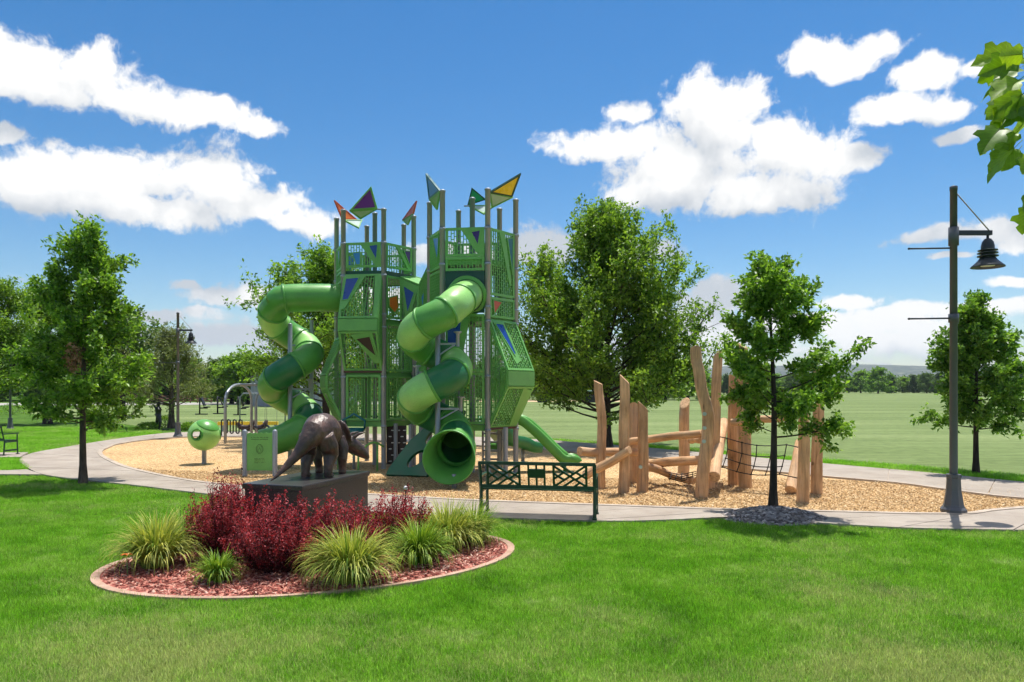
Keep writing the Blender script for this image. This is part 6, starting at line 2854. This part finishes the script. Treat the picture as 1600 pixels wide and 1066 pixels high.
for (u, vt, Y, k) in [(-60, 500, 105, 0), (-10, 520, 110, 3), (40, 540, 118, 0), (75, 548, 112, 1), (110, 545, 115, 3), (150, 550, 118, 0), (190, 548, 112, 1), (225, 552, 115, 3), (262, 556, 118, 2), (300, 556, 112, 1), (335, 560, 110, 0),
                      (362, 552, 92, 1), (388, 549, 90, 3), (415, 556, 95, 0), (440, 562, 104, 3), (480, 560, 118, 1), (520, 556, 115, 0), (560, 555, 120, 3), (600, 558, 118, 1), (640, 556, 120, 0), (680, 560, 118, 3), (720, 556, 120, 1),
                      (765, 556, 116, 0), (810, 560, 120, 3)]:
    far_tree(u, vt, Y, k, L2, G2)

# near branch with broad leaves from a tree standing right of the camera
cat_t = thing('catalpa_tree', 'broad-leaved branch hanging in at the upper right corner', 'tree', (4.9, 3.6, 0))
m = MB()
m.tube([(0, 0, -.05), (.03, .02, 1.2), (0, .05, 2.4), (.05, .05, 3.6), (.1, .1, 4.6)], [.13, .10, .09, .07, .03], 10)
tk = m.build('trunk', MAT['bark'], cat_t)
m = MB()
tips = []
C0 = Vector(cat_t.location)
brs = [[(0, .05, 2.5), (-.9, -.1, 2.95), (-1.7, -.25, 3.28), (-2.35, -.3, 3.42)],
       [(0, .05, 2.3), (-.9, -.2, 2.6), (-1.75, -.3, 3.0), (-2.4, -.35, 3.12)],
       [(0, .05, 2.2), (-.9, -.2, 2.45), (-1.75, -.3, 2.7), (-2.3, -.35, 2.86)],
       [(.05, .05, 3.4), (-.5, -.3, 3.9), (-1.1, -.4, 4.1)], [(.05, .05, 3.2), (.6, .4, 3.7), (1.2, .7, 3.9)], [(.0, .05, 2.8), (.3, -.7, 3.2), (.4, -1.4, 3.4)], [(.0, .05, 3.0), (-.2, .8, 3.5), (-.3, 1.4, 3.7)]]
lv = []
rl = random.Random(9)
for bi, br_ in enumerate(brs):
    d = ease([Vector(p) for p in br_], 5)
    m.tube(d, list(np.linspace(.022, .004, len(d))), 6)
m.build('branch', MAT['bark'], cat_t)


def broad_leaf(name, seed):
    """lobed leaf, 1 unit long along x, wavy, folded on the midrib and drooping, with a stalk"""
    rr2 = random.Random(seed)
    half = [(0, .03), (-.05, .20), (.06, .40), (.20, .36), (.30, .30), (.42, .46), (.58, .50), (.60, .34), (.66, .22), (.80, .26), (.90, .16), (1.04, .0)]
    mm = MB()
    L_ = len(half)
    rows = 4
    ph = rr2.uniform(0, 6)

    def pz(x, y):
        return .20 * abs(y) - .22 * x * x + .035 * math.sin(7 * x + ph) * abs(y) * 2 + .02 * math.sin(11 * y + ph)
    vs, fs = [], []
    for sgn in (1, -1):
        b0 = len(vs)
        for x, y in half:
            jx, jy = x + rr2.uniform(-.02, .02), y * rr2.uniform(.9, 1.1)
            for r_ in range(rows + 1):
                f = r_ / rows
                xx_, yy_ = max(0, x) * (1 - f) * .92 + jx * f, jy * f * sgn
                vs.append(Vector((xx_, yy_, pz(xx_, yy_))))
        for i in range(L_ - 1):
            for r_ in range(rows):
                a_ = b0 + i * (rows + 1) + r_
                q = [a_, a_ + 1, a_ + rows + 2, a_ + rows + 1]
                fs.append(q if sgn < 0 else q[::-1])
    mm.add(vs, fs, 0, True)
    mm.tube([(.02, 0, 0), (-.15, 0, .03), (-.34, 0, .10)], [.012, .012, .016], 5)
    mm.tube([(0, 0, .002), (.3, 0, pz(.3, 0) + .002), (.6, 0, pz(.6, 0) + .002), (.92, 0, pz(.92, 0))], [.014, .011, .008, .003], 5, False)
    me = mm.mesh(name)
    return me


leaf_meshes = []
for k in range(3):
    me = broad_leaf('leaf', k)
    a = me.attributes.new('var', 'FLOAT', 'FACE')
    a.data.foreach_set('value', np.full(len(me.polygons), [.15, .55, .95][k], np.float32))
    me.materials.append(MAT['leaf_near'])
    leaf_meshes.append(me)


def put_leaf(p, yaw, pitch, roll, s):
    o = bpy.data.objects.new('leaf', rl.choice(leaf_meshes))
    COL.objects.link(o)
    o.parent = cat_t
    o.location = p
    o.rotation_euler = (roll, pitch, yaw)
    o.scale = (s, s * rl.uniform(.85, 1.1), s)


# leaves that show: placed by their stalk ends along the visible twigs
vis = []
for k in range(8):
    vis.append((1578 + rl.uniform(-22, 26), 84 + k * 6 + rl.uniform(-6, 6), 178 + rl.uniform(-25, 25), 5 + k * 3))
for k in range(14):
    vis.append((1584 + rl.uniform(-30, 30), 140 + k * 8.6 + rl.uniform(-8, 8), 178 + rl.uniform(-35, 35), 25 + k * 2))
vis += [(1612, 300, 175, 60), (1610, 325, 190, 65)]
for (u, v, yaw, pit) in vis:
    Y = 3.35 + rl.uniform(-.2, .2)
    p = P(u, v, Y) - C0
    put_leaf(p, R(yaw), R(pit), R(rl.choice((-1, 1)) * rl.uniform(25, 80)), rl.uniform(.10, .165))
for bi, br_ in enumerate(brs):
    d = ease([Vector(p) for p in br_], 6)
    for k in range(16):
        q = d[rl.randint(len(d) // 3, len(d) - 1)]
        w = q + C0
        if bi < 3 and w.x < .70 * w.y - .02:
            continue
        put_leaf(q + Vector((rl.uniform(-.05, .05), rl.uniform(-.05, .05), rl.uniform(-.05, .05))), rl.uniform(0, 6.28), R(rl.uniform(0, 70)), R(rl.uniform(-40, 40)), rl.uniform(.10, .165))
# ------------------------------------------------------------------ things in the distance
MAT['siding'] = mk('grey_siding', RGB(142, 146, 156), .7, .06, 2)
MAT['roofing'] = mk('grey_shingles', RGB(108, 104, 104), .9, .12, 3)
MAT['glass'] = mk('dark_window_glass', RGB(40, 48, 58), .1, .05, 2)
MAT['trim'] = mk('white_trim', RGB(216, 216, 214), .5, .04, 3)
MAT['fence_wood'] = mk('brown_fence_wood', RGB(122, 88, 70), .8, .15, 3)


def house(label, x, y, w, d, h, rz, rh=1.8, wall='siding'):
    t = thing('house', label, 'house', (x, y, 0), rz)
    m = MB()
    m.box((0, 0, h / 2), (w, d, h))
    # gable ends
    for s in (-1, 1):
        m.prism([(s * w / 2 - s * .05, -d / 2, h), (s * w / 2 - s * .05, d / 2, h), (s * w / 2 - s * .05, 0, h + rh)], (1, 0, 0), .1)
    m.build('wall', MAT[wall], t)
    m = MB()
    for s in (-1, 1):
        m.prism([(-w / 2 - .35, s * (d / 2 + .35), h - .1), (w / 2 + .35, s * (d / 2 + .35), h - .1), (w / 2 + .35, 0, h + rh + .06), (-w / 2 - .35, 0, h + rh + .06)], (0, s * rh, d / 2), .12)
    rf = m.build('roof', MAT['roofing'], t)
    m = MB()
    m.box((w * .2, .5, h + rh + .1), (.6, .6, 1.1))
    m.build('chimney', MAT['trim'], rf)
    for k in range(3):
        xx_ = -w / 2 + w * (k + .5) / 3
        m = MB()
        m.box((xx_, -d / 2 - .03, h * .55), (1.3, .10, 1.4))
        wn = m.build('window', MAT['trim'], t)
        m = MB()
        m.box((xx_ - .3, -d / 2 - .09, h * .55), (.52, .04, 1.2))
        m.build('pane', MAT['glass'], wn)
        m = MB()
        m.box((xx_ + .3, -d / 2 - .09, h * .55), (.52, .04, 1.2))
        m.build('pane', MAT['glass'], wn)
    m = MB()
    m.box((0, -d / 2 - .03, 1.0), (1.0, .12, 2.0))
    m.build('door', MAT['glass'], t)
    return t


house('grey gabled house between the trees left of the tower', -23.2, 83, 9, 8, 2.9, R(72), 2.2)

fn = thing('wooden_fence', 'low brown wooden fence behind the pale tree on the left', 'fence', (-44, 97, 0), R(2))
for k in range(26):
    m = MB()
    m.box((k * .9 - 11, 0, .55), (.12, .12, 1.1))
    m.build('fence_post', MAT['fence_wood'], fn)
for z in (.3, .6, .9):
    m = MB()
    m.box((0, -.08, z), (23, .04, .16))
    m.build('rail', MAT['fence_wood'], fn)

# soccer goals
def goal(label, x, y, rz):
    t = thing('soccer_goal', label, 'soccer goal', (x, y, 0), rz)
    for s in (-1, 1):
        m = MB()
        m.tube([(s * 1.8, 0, 0), (s * 1.8, 0, 2.2)], .05, 8)
        m.build('goal_post', MAT['white'], t)
        m = MB()
        m.tube([(s * 1.8, 0, 2.2), (s * 1.8, .8, 2.1), (s * 1.8, 2.0, 0)], .03, 6)
        m.build('back_stay', MAT['white'], t)
    m = MB()
    m.tube([(-1.8, 0, 2.2), (1.8, 0, 2.2)], .05, 8)
    m.build('crossbar', MAT['white'], t)
    m = MB()
    for k in range(13):
        x_ = -1.8 + 3.6 * k / 12
        m.tube([(x_, 0, 2.2), (x_, .8, 2.1), (x_, 2.0, 0)], .006, 4)
    for z in np.linspace(.2, 2.0, 7):
        yy_ = 2.0 - (z / 2.1) * 1.2
        m.tube([(-1.8, yy_, z), (1.8, yy_, z)], .006, 4)
    m.build('net', MAT['white'], t)


gp = G(1303, 628)
goal('white soccer goal far out on the sports field', gp.x, gp.y, R(62))
gp = G(320, 648)
# dark cabinets at the field edge
for u, v, w, h, lab in ((850, 629, 1.75, 1.45, 'dark storage bin with pale lid at the far field edge left of the ash tree'), (922, 629, 1.5, 1.5, 'dark storage bin with a pale lid behind the ash tree trunk')):
    p = G(u, v)
    t = thing('storage_bin', lab, 'bin', p)
    m = MB()
    m.box((0, 0, h / 2), (w, 1.2, h), None, 0, .06)
    m.build('body', MAT['rubber'], t)
    m = MB()
    m.box((0, 0, h + .06), (w * 1.04, 1.28, .14), None, 0, .04)
    m.build('lid', MAT['paleplate'], t)

# distant fitness stations on the left lawn: dark frames
for i, (u, v, lab) in enumerate(((312, 648, 'dark fitness machine on the far lawn, leftmost of three'), (340, 647, 'dark fitness machine with tilted backrest on the far lawn'), (372, 649, 'dark fitness machine beside the far swing bar'))):
    p = G(u, v)
    t = thing('fitness_machine', lab, 'fitness machine', p, R(20 * i))
    m = MB()
    m.tube([(0, 0, 0), (0, 0, 1.4)], .06, 8)
    m.tube([(0, 0, .5), (.6, 0, .5)], .05, 8)
    m.tube([(-.35, 0, .03), (.6, 0, .03)], .05, 8)
    m.build('frame', MAT['black'], t)
    m = MB()
    m.box((.55, 0, .58), (.4, .4, .08), None, 0, .02)
    m.build('seat', MAT['black'], t)
    m = MB()
    m.box((.25, 0, 1.0), (.08, .4, .7), Matrix.Rotation(R(-22), 3, 'Y'), 0, .02)
    m.build('backrest', MAT['black'], t)
fs_ = thing('pull_up_bar', 'grey steel bar frame on the far lawn behind the swing set', 'bar frame', G(388, 660))
m = MB()
m.tube([(-.5, 0, 0), (-.5, 0, 1.5), (-.3, 0, 1.72), (2.0, 0, 1.72)], .045, 8)
m.build('bar', MAT['steel'], fs_)
m = MB()
m.tube([(2.0, 0, 1.72), (2.2, 0, 1.5), (2.2, 0, 0)], .045, 8)
m.build('leg', MAT['steel'], fs_)

# bronze standing figure left of the lamp
st = thing('figure_statue', 'dark bronze statue of a striding figure by the pale tree', 'statue', G(247, 672), R(-25))
m = MB()
s_ = 1.38 / 1.75
loft(m, [((0, 0, .92 * s_), .16 * s_, .11 * s_), ((.01, 0, .93 * s_ + .02), .17 * s_, .12 * s_)], 12)
m.tube([(0, 0, .88 * s_), (0, 0, 1.05 * s_), (.02, 0, 1.28 * s_), (.03, 0, 1.42 * s_), (.04, 0, 1.5 * s_)], [.14, .12, .16, .10, .05], 12)
m.tube([(.04, 0, 1.52 * s_), (.05, 0, 1.60 * s_), (.06, 0, 1.70 * s_), (.06, 0, 1.76 * s_)], [.06, .085, .085, .04], 12)
m.tube([(-.06, .05, .9 * s_), (-.18, .08, .48 * s_), (-.30, .10, .05 * s_)], [.10, .07, .045], 10)
m.tube([(.06, -.05, .9 * s_), (.22, -.06, .5 * s_), (.18, -.08, .05 * s_)], [.10, .07, .045], 10)
m.tube([(-.34, .10, .03), (-.20, .10, .03)], [.05, .035], 8)
m.tube([(.14, -.08, .03), (.30, -.08, .03)], [.05, .035], 8)
m.tube([(-.10, .12, 1.38 * s_), (-.34, .16, 1.30 * s_), (-.52, .2, 1.50 * s_)], [.065, .05, .035], 8)
m.tube([(.12, -.12, 1.38 * s_), (.30, -.15, 1.20 * s_), (.42, -.2, 1.42 * s_)], [.065, .05, .035], 8)
b_ = m.build('body', MAT['black'], st)
rm = b_.modifiers.new('fuse', 'REMESH')
rm.mode = 'VOXEL'
rm.voxel_size = .022
rm.use_smooth_shade = True
m = MB()
m.prism([(.02, .14, 1.12), (-.16, .12, 1.05), (-.28, .1, .45), (.02, .16, .42)], (0, 1, 0), .05)
m.build('cape', MAT['lamp_dark'], st)
m = MB()
m.box((0, 0, .02), (.9, .5, .04))
m.build('base', MAT['black'], st)

# shrubs and low plants at the foot of the far trees
def low_shrub(label, x, y, r, h, seed, leaf='leaf_ash', group=None):
    rng = np.random.default_rng(seed)
    t = thing('low_shrub', label, 'shrub', (x, y, 0), 0, group)
    n = 900
    d = rng.normal(0, 1, (n, 3))
    d[:, 2] = np.abs(d[:, 2])
    d /= np.linalg.norm(d, axis=1, keepdims=True)
    p = d * np.array([r, r, h]) * rng.uniform(.5, 1, (n, 1)) ** .5
    V, F = leaf_arrays(rng, p, d + rng.normal(0, .6, (n, 3)), rng.uniform(.08, .16, n), .4, .2)
    me = arrays_mesh('foliage', V, F, np.repeat(rng.uniform(0, 1, n), 2))
    me.materials.append(MAT[leaf])
    obj('foliage', me, None, t)
    m = MB()
    for k in range(6):
        a = k * 1.05
        m.tube([(0, 0, 0), (.5 * r * math.cos(a), .5 * r * math.sin(a), h * .6)], .01, 4)
    m.build('stems', MAT['twig'], t)


p = G(258, 668)
low_shrub('small bright shrub at the foot of the pale tree', p.x, p.y, .5, .6, 5)
p = G(232, 672)
low_shrub('low dark shrub left of the bronze figure', p.x, p.y, .6, .35, 6, 'leaf_oak')
p = G(298, 672)
low_shrub('low shrub right of the left lamp post', p.x, p.y, .5, .35, 7, 'leaf_oak')
p = G(20, 648)
low_shrub('dark rounded shrub beneath the far left trees', p.x, p.y, 1.2, .8, 8, 'leaf_oak')

# hills on the skyline
m = MB()
vs, fs = [], []
nx_ = 90
hr_ = np.random.default_rng(5)
ph_ = hr_.uniform(0, 6.28, 6)
for j, (yd, k) in enumerate(((2600, 0.0), (3000, .45), (3400, .85), (3800, 1.0), (4600, .9))):
    for i in range(nx_):
        x = -3200 + 7600 * i / (nx_ - 1)
        hgt = 62 + 16 * math.sin(x / 900 + ph_[0]) + 10 * math.sin(x / 380 + ph_[1]) + 5 * math.sin(x / 150 + ph_[2]) + 2 * math.sin(x / 60 + ph_[3])
        bump_ = 70 * math.exp(-((x - 1900) / 700) ** 2) + 45 * math.exp(-((x - 1150) / 260) ** 2)
        vs.append((x, yd, (hgt + bump_) * .86 * k - 2))
for j in range(4):
    for i in range(nx_ - 1):
        fs.append([j * nx_ + i, j * nx_ + i + 1, (j + 1) * nx_ + i + 1, (j + 1) * nx_ + i])
m.add(vs, fs, 0, True)
MAT['hill'] = ramp_mat('wooded_hill', [(.35, RGB(30, 44, 32)), (.5, RGB(48, 62, 44)), (.62, RGB(104, 106, 84))], .03, 10, 1.0, 0, second=(.012, .35))
tag(m.build('hills', MAT['hill']), kind='structure')


# distant belts of woodland that read as one mass
def wood_belt(name, label, pts, depth, hmin, hmax, n, size, seed, leaf):
    rng = np.random.default_rng(seed)
    t = rng.uniform(0, 1, n)
    X = np.interp(t, np.linspace(0, 1, len(pts)), [p[0] for p in pts]) + rng.normal(0, depth * .2, n)
    Y = np.interp(t, np.linspace(0, 1, len(pts)), [p[1] for p in pts]) + rng.uniform(0, depth, n)
    ht = hmin + (hmax - hmin) * (.5 + .3 * np.sin(X * .31 + 1) * np.sin(X * .083) + .25 * np.sin(X * .77 + Y * .2))
    z = ht * rng.uniform(0, 1, n) ** .6
    pos = np.stack([X, Y, z], 1)
    V, F = leaf_arrays(rng, pos, rng.normal(0, 1, (n, 3)), size * rng.uniform(.6, 1.3, n), .6, .25)
    me = arrays_mesh(name, V, F, np.repeat(np.clip(rng.normal(.35, .25, n), 0, 1), 2))
    me.materials.append(MAT[leaf])
    tag(obj(name, me), label, 'woodland', kind='stuff')


wood_belt('far_woodland', 'dark belt of far woodland beyond the sports field', [(20, 330), (120, 322), (290, 320)], 26, 4.0, 8.5, 44000, 1.1, 3, 'leaf_far')
wood_belt('roadside_woodland', 'dark hedge of trees far behind the road on the left', [(-110, 128), (-50, 130), (12, 136), (34, 140)], 10, 2.5, 5.5, 26000, .55, 4, 'leaf_far')


# ------------------------------------------------------------------ the air between here and the hills
m = MB()
m.box((600, 2480, 110), (9000, 5080, 226))
hz = m.build('haze', None)
tag(hz, 'pale summer haze over the park', 'haze', kind='stuff')
mt, N, L = new_mat('haze_air')
out = N.new('ShaderNodeOutputMaterial')
pv = N.new('ShaderNodeVolumePrincipled')
pv.inputs['Color'].default_value = (.80, .90, 1.0, 1)
pv.inputs['Density'].default_value = .00012
pv.inputs['Anisotropy'].default_value = .2
L.new(pv.outputs[0], out.inputs['Volume'])
hz.data.materials.append(mt)
